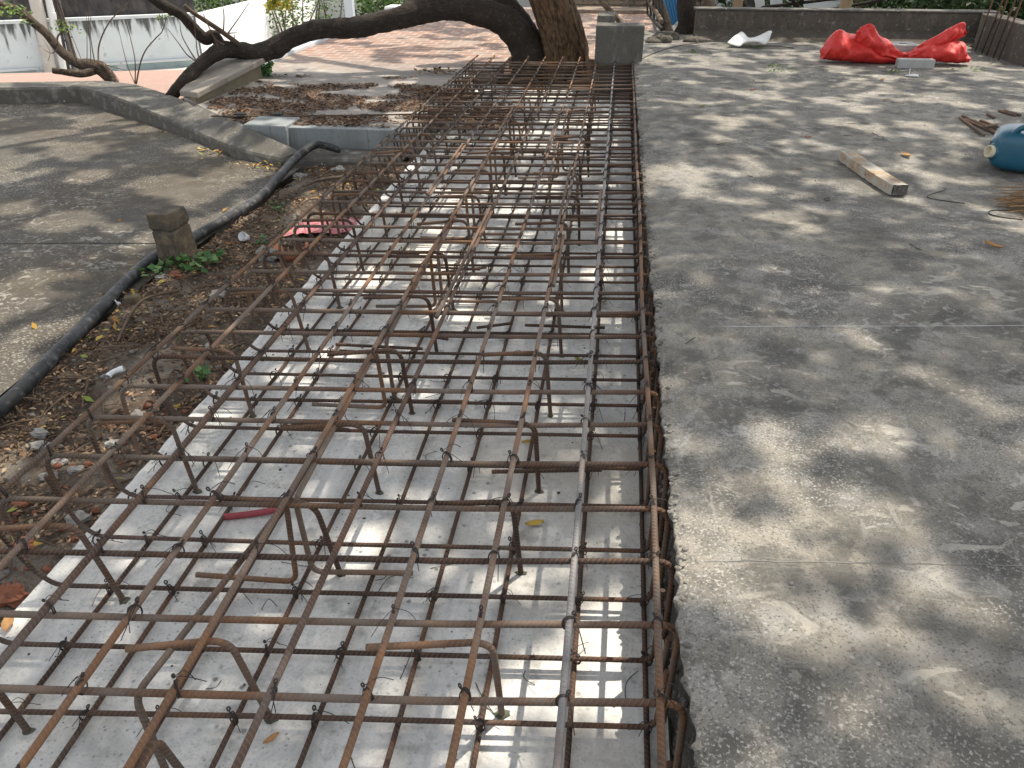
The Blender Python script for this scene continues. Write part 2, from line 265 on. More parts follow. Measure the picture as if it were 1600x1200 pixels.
# ------------------------------------------------------------------ mesh helpers
V3 = Vector
class MB:
    def __init__(s): s.v = []; s.f = []; s.uv = []; s.sm = []
    def add(s, vs, fs, uvs=None, smooth=True):
        o = len(s.v); s.v += [tuple(p) for p in vs]
        for i, f in enumerate(fs):
            s.f.append([o + k for k in f]); s.sm.append(smooth)
            s.uv.append(uvs[i] if uvs else [(0, 0)] * len(f))
    def box(s, lo, hi, rot=0, c=None, taper=0, jit=0):
        x0, y0, z0 = lo; x1, y1, z1 = hi
        vs = [Vector(p) for p in ((x0, y0, z0), (x1, y0, z0), (x1, y1, z0), (x0, y1, z0), (x0, y0, z1), (x1, y0, z1), (x1, y1, z1), (x0, y1, z1))]
        if rot:
            cc = Vector(((x0 + x1) / 2, (y0 + y1) / 2, 0)) if c is None else Vector(c)
            m = Matrix.Rotation(rot, 3, 'Z'); vs = [m @ (p - cc) + cc for p in vs]
        s.add(vs, [(0, 3, 2, 1), (4, 5, 6, 7), (0, 1, 5, 4), (1, 2, 6, 5), (2, 3, 7, 6), (3, 0, 4, 7)], smooth=False)
    def tube(s, pts, r, n=10, caps=True, wob=0, seed=0):
        pts = [Vector(p) for p in pts]; m = len(pts)
        rs = r if hasattr(r, '__len__') else [r] * m
        t0 = (pts[1] - pts[0]).normalized()
        up = Vector((0, 0, 1)) if abs(t0.z) < .9 else Vector((1, 0, 0))
        a = t0.cross(up).normalized()
        rings = []; L = 0; Ls = []
        for i in range(m):
            t = (pts[min(i + 1, m - 1)] - pts[max(i - 1, 0)]).normalized()
            a = (a - t * a.dot(t)).normalized(); b = t.cross(a)
            if i: L += (pts[i] - pts[i - 1]).length
            Ls.append(L); ring = []
            for k in range(n):
                an = 2 * math.pi * k / n
                d = a * math.cos(an) + b * math.sin(an); rr = rs[i]
                if wob: rr *= 1 + wob * noise.noise(pts[i] * 5 + d * 1.3 + Vector((seed, 0, 0))) + wob * .5 * noise.noise(pts[i] * 17 + d * 3)
                ring.append(pts[i] + d * rr)
            rings.append(ring)
        vs = [p for rg in rings for p in rg]; fs = []; us = []
        for i in range(m - 1):
            for k in range(n):
                k2 = (k + 1) % n
                fs.append((i * n + k, i * n + k2, (i + 1) * n + k2, (i + 1) * n + k))
                us.append([(k / n, Ls[i]), ((k + 1) / n, Ls[i]), ((k + 1) / n, Ls[i + 1]), (k / n, Ls[i + 1])])
        s.add(vs, fs, us)
        if caps:
            s.add(rings[0], [tuple(range(n - 1, -1, -1))], smooth=False); s.add(rings[-1], [tuple(range(n))], smooth=False)
    def blob(s, c, rad, seed=0, amp=.35, n=10, fq=1.6):
        """rounded irregular lump"""
        c = Vector(c); vs = []; fs = []
        rad = Vector(rad)
        for i in range(n + 1):
            ph = math.pi * i / n
            for k in range(2 * n):
                an = math.pi * k / n
                d = Vector((math.sin(ph) * math.cos(an), math.sin(ph) * math.sin(an), math.cos(ph)))
                q = 1 + amp * noise.noise(d * fq + Vector((seed * 3.1, seed * 1.7, 0))) + amp * .4 * noise.noise(d * fq * 3 + Vector((seed, 0, 5)))
                vs.append(c + Vector((d.x * rad.x, d.y * rad.y, d.z * rad.z)) * q)
        w = 2 * n
        for i in range(n):
            for k in range(w):
                fs.append((i * w + k, (i + 1) * w + k, (i + 1) * w + (k + 1) % w, i * w + (k + 1) % w))
        s.add(vs, fs)
    def lathe(s, c, prof, n=20, axis=None):
        c = Vector(c); vs = []
        q = Vector((0, 0, 1)).rotation_difference(Vector(axis)).to_matrix() if axis else Matrix.Identity(3)
        for r, z in prof:
            for k in range(n):
                a = 2 * math.pi * k / n
                vs.append(c + q @ Vector((r * math.cos(a), r * math.sin(a), z)))
        fs = [(i * n + k, i * n + (k + 1) % n, (i + 1) * n + (k + 1) % n, (i + 1) * n + k) for i in range(len(prof) - 1) for k in range(n)]
        s.add(vs, fs)
    def build(s, name, mat, parent=None, origin=None, keep=False, bevel=0, mods=None):
        me = bpy.data.meshes.new(name)
        v = s.v
        if keep: o = Vector((0, 0, 0))
        elif origin is not None: o = Vector(origin)
        else:
            xs = [p[0] for p in v]; ys = [p[1] for p in v]; zs = [p[2] for p in v]
            o = Vector(((min(xs) + max(xs)) / 2, (min(ys) + max(ys)) / 2, min(zs)))
        me.from_pydata([(p[0] - o.x, p[1] - o.y, p[2] - o.z) for p in v], [], s.f)
        uvl = me.uv_layers.new(name='UVMap')
        flat = [c for f in s.uv for q in f for c in q]
        uvl.data.foreach_set('uv', flat)
        me.polygons.foreach_set('use_smooth', s.sm)
        me.materials.append(mat)
        ob = bpy.data.objects.new(name, me); COL.objects.link(ob)
        if parent is not None:
            ob.parent = parent; ob.location = o - wloc(parent)
        else: ob.location = o
        if bevel:
            md = ob.modifiers.new('bevel', 'BEVEL'); md.width = bevel; md.segments = 2; md.limit_method = 'ANGLE'
        return ob

def wloc(o):
    l = Vector(o.location)
    while o.parent: o = o.parent; l += o.location
    return l

def tag(o, label=None, cat=None, group=None, kind=None):
    if label: o['label'] = label
    if cat: o['category'] = cat
    if group: o['group'] = group
    if kind: o['kind'] = kind
    return o
def thing(name, label, cat, loc, group=None):
    o = bpy.data.objects.new(name, None); COL.objects.link(o); o.location = loc; o.empty_display_size = .1
    return tag(o, label, cat, group)

def fillet(pts, rad, n=6):
    pts = [Vector(p) for p in pts]; out = [pts[0]]
    for i in range(1, len(pts) - 1):
        a, b, c = pts[i - 1], pts[i], pts[i + 1]
        d1, d2 = (a - b), (c - b); r = min(rad, d1.length * .48, d2.length * .48)
        p0 = b + d1.normalized() * r; p1 = b + d2.normalized() * r
        for k in range(n + 1):
            t = k / n; out.append(p0 * (1 - t) ** 2 + b * 2 * t * (1 - t) + p1 * t * t)
    out.append(pts[-1]); return out
def subdiv(pts, step):
    out = []
    for a, b in zip(pts, pts[1:]):
        n = max(1, int((b - a).length / step))
        out += [a.lerp(b, k / n) for k in range(n)]
    return out + [pts[-1]]
def spline(pts, vals=None, n=8):
    P_ = [Vector(p) for p in pts]; out = []; vo = []
    for i in range(len(P_) - 1):
        p0, p1, p2, p3 = P_[max(i - 1, 0)], P_[i], P_[i + 1], P_[min(i + 2, len(P_) - 1)]
        for k in range(n):
            t = k / n
            out.append(.5 * ((2 * p1) + (p2 - p0) * t + (2 * p0 - 5 * p1 + 4 * p2 - p3) * t * t + (3 * p1 - p0 - 3 * p2 + p3) * t ** 3))
            if vals: vo.append(vals[i] * (1 - t) + vals[i + 1] * t)
    out.append(P_[-1])
    if vals: vo.append(vals[-1]); return out, vo
    return out

def leafmesh(name, mat, C, size, rng, tilt=.5, aspect=.45, parent=None, keep=False, nrm=None, fold=.0):
    """many small pointed leaves, one quad each; rnd = colour variation per leaf"""
    C = np.asarray(C, float); n = len(C); size = np.broadcast_to(np.asarray(size, float), (n,))
    az = rng.uniform(0, 2 * np.pi, n)
    nz = np.stack([rng.normal(0, tilt, n), rng.normal(0, tilt, n), np.ones(n)], 1)
    if nrm is not None: nz = nz + np.asarray(nrm)
    nz /= np.linalg.norm(nz, axis=1, keepdims=True)
    d = np.stack([np.cos(az), np.sin(az), np.zeros(n)], 1)
    d -= nz * (d * nz).sum(1, keepdims=True); d /= np.linalg.norm(d, axis=1, keepdims=True)
    w = np.cross(nz, d); s = size[:, None]
    V = np.empty((n, 4, 3))
    V[:, 0] = C - d * s * .5; V[:, 2] = C + d * s * .5
    V[:, 1] = C + w * s * aspect * .5 + nz * s * fold; V[:, 3] = C - w * s * aspect * .5 + nz * s * fold
    V = V.reshape(-1, 3)
    o = np.zeros(3) if keep else np.array([(V[:, 0].min() + V[:, 0].max()) / 2, (V[:, 1].min() + V[:, 1].max()) / 2, V[:, 2].min()])
    V = V - o
    me = bpy.data.meshes.new(name)
    me.vertices.add(4 * n); me.vertices.foreach_set('co', V.ravel())
    me.loops.add(4 * n); me.loops.foreach_set('vertex_index', np.arange(4 * n, dtype=np.int32))
    me.polygons.add(n); me.polygons.foreach_set('loop_start', np.arange(0, 4 * n, 4, dtype=np.int32))
    me.polygons.foreach_set('loop_total', np.full(n, 4, dtype=np.int32))
    a = me.attributes.new('rnd', 'FLOAT', 'FACE'); a.data.foreach_set('value', rng.uniform(0, 1, n).astype(np.float32))
    me.update(calc_edges=True); me.materials.append(mat)
    ob = bpy.data.objects.new(name, me); COL.objects.link(ob)
    if parent is not None: ob.parent = parent; ob.location = Vector(o) - wloc(parent)
    else: ob.location = o
    return ob
rng = np.random.default_rng(11)
def nz(x, y, s=1, seed=0): return noise.noise(Vector((x * s, y * s, seed * 7.3)))

# ------------------------------------------------------------------ ground and slabs
def gridmesh(name, xs, ys, zf, mat, xf=None):
    vs = []; fs = []; nx = len(xs)
    for y in ys:
        for x in xs:
            X = xf(x, y) if xf else x
            vs.append((X, y, zf(X, y)))
    for j in range(len(ys) - 1):
        for i in range(nx - 1):
            fs.append((j * nx + i, j * nx + i + 1, (j + 1) * nx + i + 1, (j + 1) * nx + i))
    b = MB(); b.add(vs, fs); return b
def lin(a, b, n): return [a + (b - a) * i / (n - 1) for i in range(n)]

g = MB(); g.add([(-400, -400, -1.2), (400, -400, -1.2), (400, 400, -1.2), (-400, 400, -1.2)], [(0, 1, 2, 3)])
tag(g.build('ground', M['far'], keep=True), kind='structure')

# soil strip
def soilz(x, y):
    return -.05 + .035 * nz(x, y, 1.6, 1) + .022 * nz(x, y, 6, 2) + .014 * nz(x, y, 17, 3) + max(0, (-1.62 - x)) * .02 - max(0, (-2.30 - x)) * .9
s_ = gridmesh('soil', lin(-2.62, -1.35, 70), lin(-.6, 6.3, 340), soilz, M['soil'])
tag(s_.build('soil', M['soil'], keep=True), 'strip of dark soil under leaf litter', kind='structure')

# white base slab
def bz(x, y): return .004 * nz(x, y, 1.3, 5)
xe = lambda y: -1.525 + .012 * nz(0, y, 3, 6) + .006 * nz(0, y, 13, 7)
cols = [-1.535, -1.53] + lin(-1.52, .30, 40)
b_ = MB(); ys = lin(-.8, 9.15, 500); nx = 44; vs = []; fs = []
for y in ys:
    e = xe(y)
    row = [(e - .006 + .008 * nz(1, y, 25, 2), y, -.14), (e, y, -.018 + .006 * nz(2, y, 30, 2)), (e + .01, y, bz(e, y) - .002)] + [(x, y, bz(x, y)) for x in lin(e + .025, .215, 41)]
    vs += row
for j in range(len(ys) - 1):
    for i in range(nx - 1): fs.append((j * nx + i, j * nx + i + 1, (j + 1) * nx + i + 1, (j + 1) * nx + i))
b_.add(vs, fs)
n0 = (len(ys) - 1) * nx
b_.add([vs[n0 + 2], vs[n0 + 43], (.215, 9.16, -.14), (-1.52, 9.16, -.14)], [(0, 3, 2, 1)], smooth=False)
tag(b_.build('base_slab', M['white_conc'], keep=True), 'pale grey concrete base under the rebar cage', kind='structure')

# roof slab at the right with its broken edge
ZS = .34
def edge(y): return .218 - .0052 * y + .010 * nz(0, y, 2.2, 8) + .011 * nz(0, y, 8, 9) + .013 * nz(0, y, 27, 10)
def slabz(x, y):
    d = x - .2
    dip = -.035 * math.exp(-((y - 4.3 - .15 * x) / .8) ** 2)
    return ZS + dip + .008 * nz(x, y, .9, 11) - .02 * math.exp(-max(d, 0) / .06) * (1 + .6 * nz(x, y, 9, 12))
offs = [.0, .004, .010, .02, .035, .06, .1, .16, .25, .4, .65, 1.0, 1.5, 2.1, 2.8, 3.5, 3.86]
ys = [-.9 + .0125 * k for k in range(984)]
vs = []; fs = []; nx = len(offs); nd = 22
for y in ys:
    e = edge(y)
    for k in range(nd, 0, -1):      # rough face, from the bottom up
        q = k / nd; z = ZS * (1 - q) - .02 * q
        dx = .016 + .004 * math.sin(q * 3.1) + .016 * nz(z * 3, y, 7, 13) + .013 * nz(z * 2, y, 26, 14) + .007 * nz(z, y, 70, 15)
        f_ = min(1, q * 5)
        vs.append((e + dx * f_ - .006 * (1 - f_), y, slabz(e, y) * (1 - q) - .02 * q))
    for o in offs:
        x = e + o + (.003 * nz(o * 30, y, 60, 4) if 0 < o < .03 else 0); vs.append((x, y, slabz(x, y) + (.006 * nz(x, y, 40, 3) if o < .03 else 0)))
W_ = nd + nx
top_f = []; side_f = []
for j in range(len(ys) - 1):
    for i in range(W_ - 1):
        (side_f if i < nd - 1 else top_f).append((j * W_ + i, j * W_ + i + 1, (j + 1) * W_ + i + 1, (j + 1) * W_ + i))
b_ = MB(); b_.add(vs, top_f + side_f)
nl = (len(ys) - 1) * W_
b_.add([(.2, ys[-1], ZS), (4.1, ys[-1], ZS), (4.1, ys[-1], -1.2), (.2, ys[-1], -1.2), (4.1, -.9, ZS), (4.1, -.9, -1.2)], [(0, 1, 2, 3), (1, 4, 5, 2)], smooth=False)
slab = b_.build('roof_slab', M['old_conc'], keep=True)
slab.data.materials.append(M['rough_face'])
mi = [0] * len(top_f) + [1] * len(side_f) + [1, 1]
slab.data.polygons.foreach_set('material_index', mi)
tag(slab, 'weathered grey concrete roof slab with a broken edge beside the cage', kind='structure')

b = MB(); r_ = random.Random(77)
for k in range(900):
    y = r_.uniform(.4, 8.6); s = r_.choice((.003, .004, .005, .007, .009)); e_ = edge(y)
    if r_.random() < .55: x, z = e_ + abs(r_.gauss(0, .012)), None
    else: x, z = e_ + .008 + r_.uniform(-.004, .01), ZS * r_.random() ** .5 * .95
    b.blob((x, y, slabz(x, y) + s * .2 if z is None else z), (s, s * r_.uniform(.6, 1.2), s * .7), seed=k, n=3, amp=.5)
for f_ in range(len(b.sm)): b.sm[f_] = False
tag(b.build('edge_crumbs', M['old_conc']), 'crumbs of concrete along the broken slab edge', kind='stuff')
# thin chalk lines on the slab: laid paint strips
def strip(name, pts, w, mat, z):
    b = MB(); L_ = []; Rr = []
    for i, p in enumerate(pts):
        q = pts[min(i + 1, len(pts) - 1)] - pts[max(i - 1, 0)]; q.z = 0; q.normalize(); nn = Vector((-q.y, q.x, 0))
        ww = w * (.5 + .5 * noise.noise(p * 9) + .35)
        L_.append(Vector((p.x, p.y, z(p.x, p.y))) + nn * ww); Rr.append(Vector((p.x, p.y, z(p.x, p.y))) - nn * ww)
    n = len(pts); b.add(L_ + Rr, [(i, i + 1, n + i + 1, n + i) for i in range(n - 1)])
    return b.build(name, mat, keep=True)
zl = lambda x, y: slabz(x, y) + .0012
M['chalk'] = mk('chalk', (.5, .51, .52), [('noise', 30, .5, .6, (.3, .3, .3), .8)], .95)
M['chalkdim'] = mk('chalkdim', (.22, .215, .20), [('noise', 14, .44, .56, (.13, .128, .12), 1)], .95)
c_ = strip('chalk_line', [at(x, 514 - (x - 1130) * .006, ZS - .01) for x in range(1130, 1640, 6)], .0022, M['chalk'], zl); tag(c_, 'thin white chalk line across the roof slab', kind='structure')
c_ = strip('trowel_line', [at(x, 874 + (x - 1100) * .022 + 1.6 * noise.noise(Vector((x * .02, 0, 0))) + .8 * noise.noise(Vector((x * .09, 3, 0))), ZS) for x in range(1100, 1640, 4)], .0016, M['chalkdim'], zl); tag(c_, 'faint pale seam across the near part of the roof slab', kind='structure')

# weathered slab at the left
def floorz(x, y): return -.035 + .012 * nz(x, y, .7, 21) + .02 * max(0, -2.4 - x)
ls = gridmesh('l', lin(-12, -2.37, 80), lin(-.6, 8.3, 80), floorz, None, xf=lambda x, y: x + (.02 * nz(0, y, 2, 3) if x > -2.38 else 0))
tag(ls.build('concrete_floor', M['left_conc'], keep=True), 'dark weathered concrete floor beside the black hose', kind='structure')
tag(strip('floor_joint', [at(x, 386 - x * .02, -.03) for x in range(-40, 250, 8)], .006, M['dark'], lambda x, y: floorz(x, y) + .002), 'dark joint line across the weathered floor', kind='structure')

pin = [((-130, 168), (-130, 143), (-130, 134)), ((0, 163), (0, 138), (0, 129)), ((127, 160), (133, 136), (160, 126)), ((187, 177), (187, 151), (213, 132)), ((233, 193), (233, 171), (258, 146)), ((300, 217), (300, 201), (318, 168)), ((367, 247), (367, 231), (383, 199)), ((440, 262), (433, 248), (467, 236))]
inn = []; out = []; tops = []; topo = []
for a, b_, c_ in pin:
    p = at(*a, 0)
    for _ in range(4): p = at(*a, floorz(p.x, p.y))
    z_ = atY(*b_, p.y).z; zo = {4: .135, 5: .156, 6: .156, 7: .07}.get(len(inn), z_); q = at(*c_, zo); topo.append(zo)
    inn.append((p.x, p.y)); out.append((q.x, q.y)); tops.append(z_)
CURB_OUT = [(x_, y_ + .012) for x_, y_ in out if -4.0 < x_ < -2.66]
# terrace
ZT = .15
tp = [(-2.62, 6.26), (-1.56, 6.25), (-1.56, 9.2), (-1.35, 9.2), (-1.30, 10.1), (-.75, 10.3), (-.25, 10.15), (-.24, 9.56), (.95, 9.56), (.95, 16.6), (-4.05, 16.6), (-4.05, 7.30)] + [(x_, y_) for x_, y_ in CURB_OUT]
t_ = MB(); t_.add([(x, y, ZT) for x, y in tp] + [(x, y, -1.15) for x, y in tp], [tuple(range(len(tp)))] + [(i, len(tp) + i, len(tp) + (i + 1) % len(tp), (i + 1) % len(tp)) for i in range(len(tp))], smooth=False)
tag(t_.build('terrace', M['terrace'], keep=True), 'brick paved terrace beyond the rebar cage', kind='structure')
pit = gridmesh('p', lin(-1.40, .25, 40), lin(9.12, 10.35, 34), lambda x, y: .0 + .05 * max(0, y - 9.2) + .03 * nz(x, y, 3, 77) + .02 * nz(x, y, 9, 78), None)
M['pit'] = mk('pit', (.085, .052, .034), [('noise', 12, .48, .62, (.045, .03, .022), .8), ('noise', 40, .53, .65, (.16, .10, .06), .7)], .98, [('noise', 30, .9, .03)])
tag(pit.build('earth', M['pit'], keep=True), 'dark brown earth around the tree trunks', kind='structure')
e_ = MB(); e_.box((-4.13, 8.5, -1.0), (-4.054, 16.6, .19))
tag(e_.build('terrace_kerb', M['palegrey'], bevel=.008), 'pale narrow kerb along the left edge of the brick terrace', 'kerb')
# lower strip beyond the curb at the left
pa, pb = at(-60, 116, .06), at(330, 108, .06)
t2 = MB(); t2.add([tuple(at(-420, 140, .06)), tuple(at(-60, 130, .06)), tuple(at(165, 126, .06)), (-4.28, 7.6, .06), (-4.28, 8.5, .06), (pb.x, pb.y, .06), (pa.x, pa.y, .06), (pa.x - 4, pa.y - 1.2, .06), (pb.x, pb.y, -1.2), (pa.x, pa.y, -1.2)], [(0, 1, 2, 3, 4, 5, 6, 7), (6, 5, 8, 9)], smooth=False)
M['pinktile'] = mk('pinktile', (.30, .20, .165), [('noise', 3, .5, .68, (.28, .19, .16), .8), ('noise', 20, .5, .7, (.36, .28, .24), .6)], .9)
tag(t2.build('pink_paving', M['pinktile'], keep=True), 'strip of pinkish paving behind the curb', kind='structure')
yd = MB(); yd.add([(-40, 9, -.62), (-4.1, 9, -.62), (-4.1, 60, -.62), (-40, 60, -.62)], [(0, 1, 2, 3)])
M['yard'] = mk('yard', (.42, .41, .39), [('noise', 1, .5, .68, (.3, .3, .29), .7)], .9)
tag(yd.build('yard', M['yard'], keep=True), 'pale yard below the terrace', kind='structure')

# ------------------------------------------------------------------ low walls, curb, blocks
def prism(b, poly_lo, poly_hi):
    n = len(poly_lo); b.add([Vector(p) for p in poly_lo] + [Vector(p) for p in poly_hi],
        [tuple(range(n - 1, -1, -1)), tuple(range(n, 2 * n))] + [(i, (i + 1) % n, n + (i + 1) % n, n + i) for i in range(n)], smooth=False)
inn += [(-2.22, 5.86), (-1.6, 5.92)]; out += [(-2.30, 6.21), (-1.6, 6.215)]; tops += [.01, -.005]; topo += [.01, -.005]
cb = MB()
def dens(line, k=14):
    o = []
    for (a, b) in zip(line, line[1:]):
        o += [tuple(a[i] + (b[i] - a[i]) * q / k for i in range(len(a))) for q in range(k)]
    return o + [line[-1]]
I3 = dens([(p[0], p[1], z) for p, z in zip(inn, tops)]); O3 = dens([(p[0], p[1], z) for p, z in zip(out, topo)])
vs = []; fs = []
for i, (a, b) in enumerate(zip(I3, O3)):
    j = .012 * nz(a[0], a[1], 3, 40); j2 = .006 * nz(a[0], a[1], 12, 41)
    vs += [(a[0], a[1] + j, -.16), (a[0] + j2, a[1] + j + .004, a[2] - .02 + j2), (a[0], a[1] + .018 + j, a[2] + j2), (b[0], b[1] + j, b[2] + j2 * .3), (b[0], b[1] + j, -.3)]
for i in range(len(I3) - 1):
    for k in range(4): fs.append((i * 5 + k, (i + 1) * 5 + k, (i + 1) * 5 + k + 1, i * 5 + k + 1))
cb.add(vs, fs, smooth=False)
tag(cb.build('curb', M['curb']), 'low bent concrete curb bordering the dark floor, spotted with white droppings', 'curb')

w_ = MB(); w_.box((-2.62, 6.22, -.25), (-1.58, 6.34, ZT + .006))
tag(w_.build('retaining_wall', M['grey_wall'], bevel=.006), 'low blue grey wall holding up the front of the terrace', 'wall')
w_ = MB(); w_.box((-2.97, 6.16, -.25), (-2.605, 6.5, ZT + .03))
tag(w_.build('wall_block', M['grey_wall'], bevel=.01), 'blue grey block at the left end of the low retaining wall', 'wall')

dw = thing('dividing_wall', 'low ochre wall with a broad coping that borders the leafy terrace', 'wall', (-4.2, 7.7, 0))
b_ = MB(); q4 = [(-4.12, 7.42), (-3.80, 7.05), (-3.75, 8.45), (-4.22, 8.45)]; tz = [.13, .20, .29, .29]; prism(b_, [(x, y, -.3) for x, y in q4], [(x, y, z) for (x, y), z in zip(q4, tz)]); b_.build('wall', mk('ochre', (.17, .145, .095), [('noise', (5, 5, 1.5), .46, .64, (.14, .12, .085), .8), ('noise', 20, .55, .7, (.09, .08, .06), .6)], .95, [('noise', 30, .4, .01)]), dw)
b_ = MB(); q4 = [(-4.16, 7.44), (-3.75, 7.00), (-3.70, 8.49), (-4.27, 8.49)]; prism(b_, [(x, y, z + .004) for (x, y), z in zip(q4, tz)], [(x, y, z + .06) for (x, y), z in zip(q4, tz)]); b_.build('coping', mk('coping', (.25, .225, .19), [('noise', 3, .48, .66, (.16, .145, .12), .8), ('noise', 30, .55, .7, (.17, .15, .13), .6)], .92, [('noise', 30, .4, .008)]), dw, bevel=.01)

bk = thing('concrete_block', 'mouldy square concrete upstand between the tree trunk and the roof slab', 'block', (.02, 8.95, .1))
b_ = MB(); b_.box((-.235, 8.83, -.2), (.262, 9.16, .665)); b_.box((-.237, 9.163, -.2), (-.05, 9.55, .73)); o = b_.build('body', M['block'], bk, bevel=.012)

pp = thing('parapet_wall', 'long low mouldy parapet along the far side of the roof slab', 'wall', (2.5, 10.75, ZS))
b_ = MB(); b_.box((.93, 10.72, .30), (4.22, 10.90, .655)); b_.box((4.224, 9.95, .30), (4.40, 10.90, .66)); b_.build('wall', M['mould_wall'], pp, bevel=.008)
b_ = MB(); prism(b_, [(.93, 10.46, .33), (4.2, 10.46, .33), (4.2, 10.72, .33), (.93, 10.72, .33)], [(.93, 10.56, .36), (4.2, 10.56, .36), (4.2, 10.718, .45), (.93, 10.718, .45)])
b_.build('mortar_fillet', M['mould_wall'], pp)
b_ = MB(); b_.box((.90, 10.70, .657), (4.42, 10.94, .678)); b_.build('coping', M['curb'], pp, bevel=.006)
b_ = MB(); b_.box((4.02, 8.98, .0), (4.2, 10.22, .70))
tag(b_.build('parapet_stub', M['mould_wall'], bevel=.012), 'short dark mouldy wall behind the starter bars at the right edge', 'wall')

# broken pier
pr = MB(); vs = []; fs = []
lv = [(-.06, 0, 0), (.02, .0, 0), (.10, .0, .004), (.158, .003, .006), (.163, .018, .02), (.172, .016, .018), (.18, -.004, -.004), (.225, -.006, -.004), (.255, .0, .004), (.262, .012, .012)]
base = [(-2.412, 3.745), (-2.285, 3.725), (-2.268, 3.90), (-2.40, 3.92)]
cx, cy = -2.34, 3.82
for (z, ins_r, ins) in lv:
    for side in range(4):
        a, b2 = base[side], base[(side + 1) % 4]
        for q in range(6):
            t = q / 6
            x = a[0] + (b2[0] - a[0]) * t; y = a[1] + (b2[1] - a[1]) * t
            k = 1 - (ins if side != 1 else ins_r * 1.5) * 5
            x = cx + (x - cx) * k - .05 * (z + .03); y = cy + (y - cy) * k
            x += .009 * noise.noise(Vector((x * 22, y * 22, z * 22))); y += .009 * noise.noise(Vector((x * 22 + 9, y * 22, z * 22)))
            vs.append((x, y, z))
n = 24
for i in range(len(lv) - 1):
    for k in range(n): fs.append((i * n + k, i * n + (k + 1) % n, (i + 1) * n + (k + 1) % n, (i + 1) * n + k))
fs.append(tuple(range((len(lv) - 1) * n, len(lv) * n)))
pr.add(vs, fs, smooth=False)
tag(pr.build('pier', M['pier'], bevel=.004), 'broken stub of a square masonry pier beside the black hose', 'pier')

# hose
hp = [(-2.15, -.6, 0), (-2.20, 1.2, 0), (-2.245, 2.24, 0), (-2.285, 2.53, 0), (-2.33, 2.85, 0), (-2.46, 3.70, 0), (-2.40, 4.1, 0), (-2.32, 4.80, 0), (-2.37, 5.4, .01), (-2.36, 5.72, .055), (-2.29, 5.93, .095), (-2.20, 5.99, .075), (-2.12, 6.02, .03)]
pts = spline([(x, y, z + .0) for x, y, z in hp], n=10)
b_ = MB(); b_.tube(pts, [.0305] * (len(pts) - 8) + [.029, .028, .027, .026, .023, .02, .016, .012], 14, wob=.04)
tag(b_.build('hose', M['hose']), 'thick dusty black hose lying along the edge of the dark floor', 'hose')

# ------------------------------------------------------------------ rebar cage
CL = Vector((-.7, 4.0, 0))
cage = thing('rebar_cage', 'long tied cage of rusty reinforcing bars standing on the pale concrete base', 'rebar cage', CL)
SK = .093
LX = [-1.53 + .188 * i for i in range(10)]
YT = [.946 + .195 * k for k in range(-4, 42)]
YB = [1.08 + .195 * k for k in range(-5, 41)]
ZL, ZC, BL, BC = .312, .291, .016, .037
def bar(name, pts, r, mat, n=10):
    b = MB(); b.tube(subdiv(fillet(pts, .035), .12), r, n); return b.build(name, mat, cage)
jj = lambda s: rnd.uniform(-s, s)
for i, x in enumerate(LX):
    pts = []; ph = rnd.random() * 9
    for k in range(24):
        y = .1 + 9.06 * k / 23
        pts.append((x + .003 * nz(ph, y, .7, i) + (.008 * nz(1, y, .9, 3) if i == 9 else 0), y, ZL + .0025 * nz(ph + 5, y, .8, i)))
    b = MB(); b.tube([Vector(p) for p in pts], .0080, 10)
    b.build('longitudinal_bar', M['steel'] if i == 8 else (M['rust'] if i not in (2, 5) else M['rust_dark']), cage)
BX = [-1.43, -1.285, -1.115, -.945, -.775, -.59, -.40, -.212, -.008, .166]
for i, x in enumerate(BX):
    pts = [(x + .005 * nz(3, .1 + .4 * k, .7, i + 40), .1 + .4 * k, BL + .003 * nz(7, .4 * k, .9, i)) for k in range(23)]
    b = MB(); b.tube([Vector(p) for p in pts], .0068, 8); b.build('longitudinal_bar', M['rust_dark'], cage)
for k, y0 in enumerate(YT):
    Y = lambda x: y0 + SK * (x + .5)
    if Y(-1.5) > 9.0: break
    dy = jj(.004); d2 = jj(.005); lean = jj(.02)
    pts = [(-1.535 + jj(.01), Y(-1.53) + dy + lean - .0, .06 + jj(.03)), (-1.548, Y(-1.54) + dy, ZC), (-.9, Y(-.9) + dy * .5, ZC - .002 + jj(.002)), (-.3, Y(-.3) + d2 * .5, ZC - .002 + jj(.002)),
           (.212 + jj(.006), Y(.2) + d2 + .006, ZC + .006), (.208 + jj(.008), Y(.2) + d2 - .03 + jj(.02), .04 + jj(.03))]
    b = MB(); b.tube(subdiv(fillet(pts, .05, 7), .15), .0078, 10)
    b.build('cross_bar', M['rust'] if rnd.random() < .8 else M['rust_dark'], cage)
for k, y0 in enumerate(YB):
    Y = lambda x: y0 + SK * (x + .5)
    if Y(-1.5) > 9.0: break
    dy = jj(.006); d2 = jj(.006); lean = jj(.015)
    pts = [(-1.505 + jj(.02), Y(-1.5) + dy + lean - .02, .25 + jj(.03)), (-1.475, Y(-1.48) + dy, .09), (-1.43, Y(-1.43) + dy, BC), (-.7, Y(-.7) + d2, BC), (.180, Y(.18) + d2, BC), (.184 + jj(.004), Y(.18) + d2 + jj(.02), .25 + jj(.03))]
    b = MB(); b.tube(subdiv(fillet(pts, .03, 6), .15), .0066, 8)
    b.build('cross_bar', M['rust_dark'], cage)
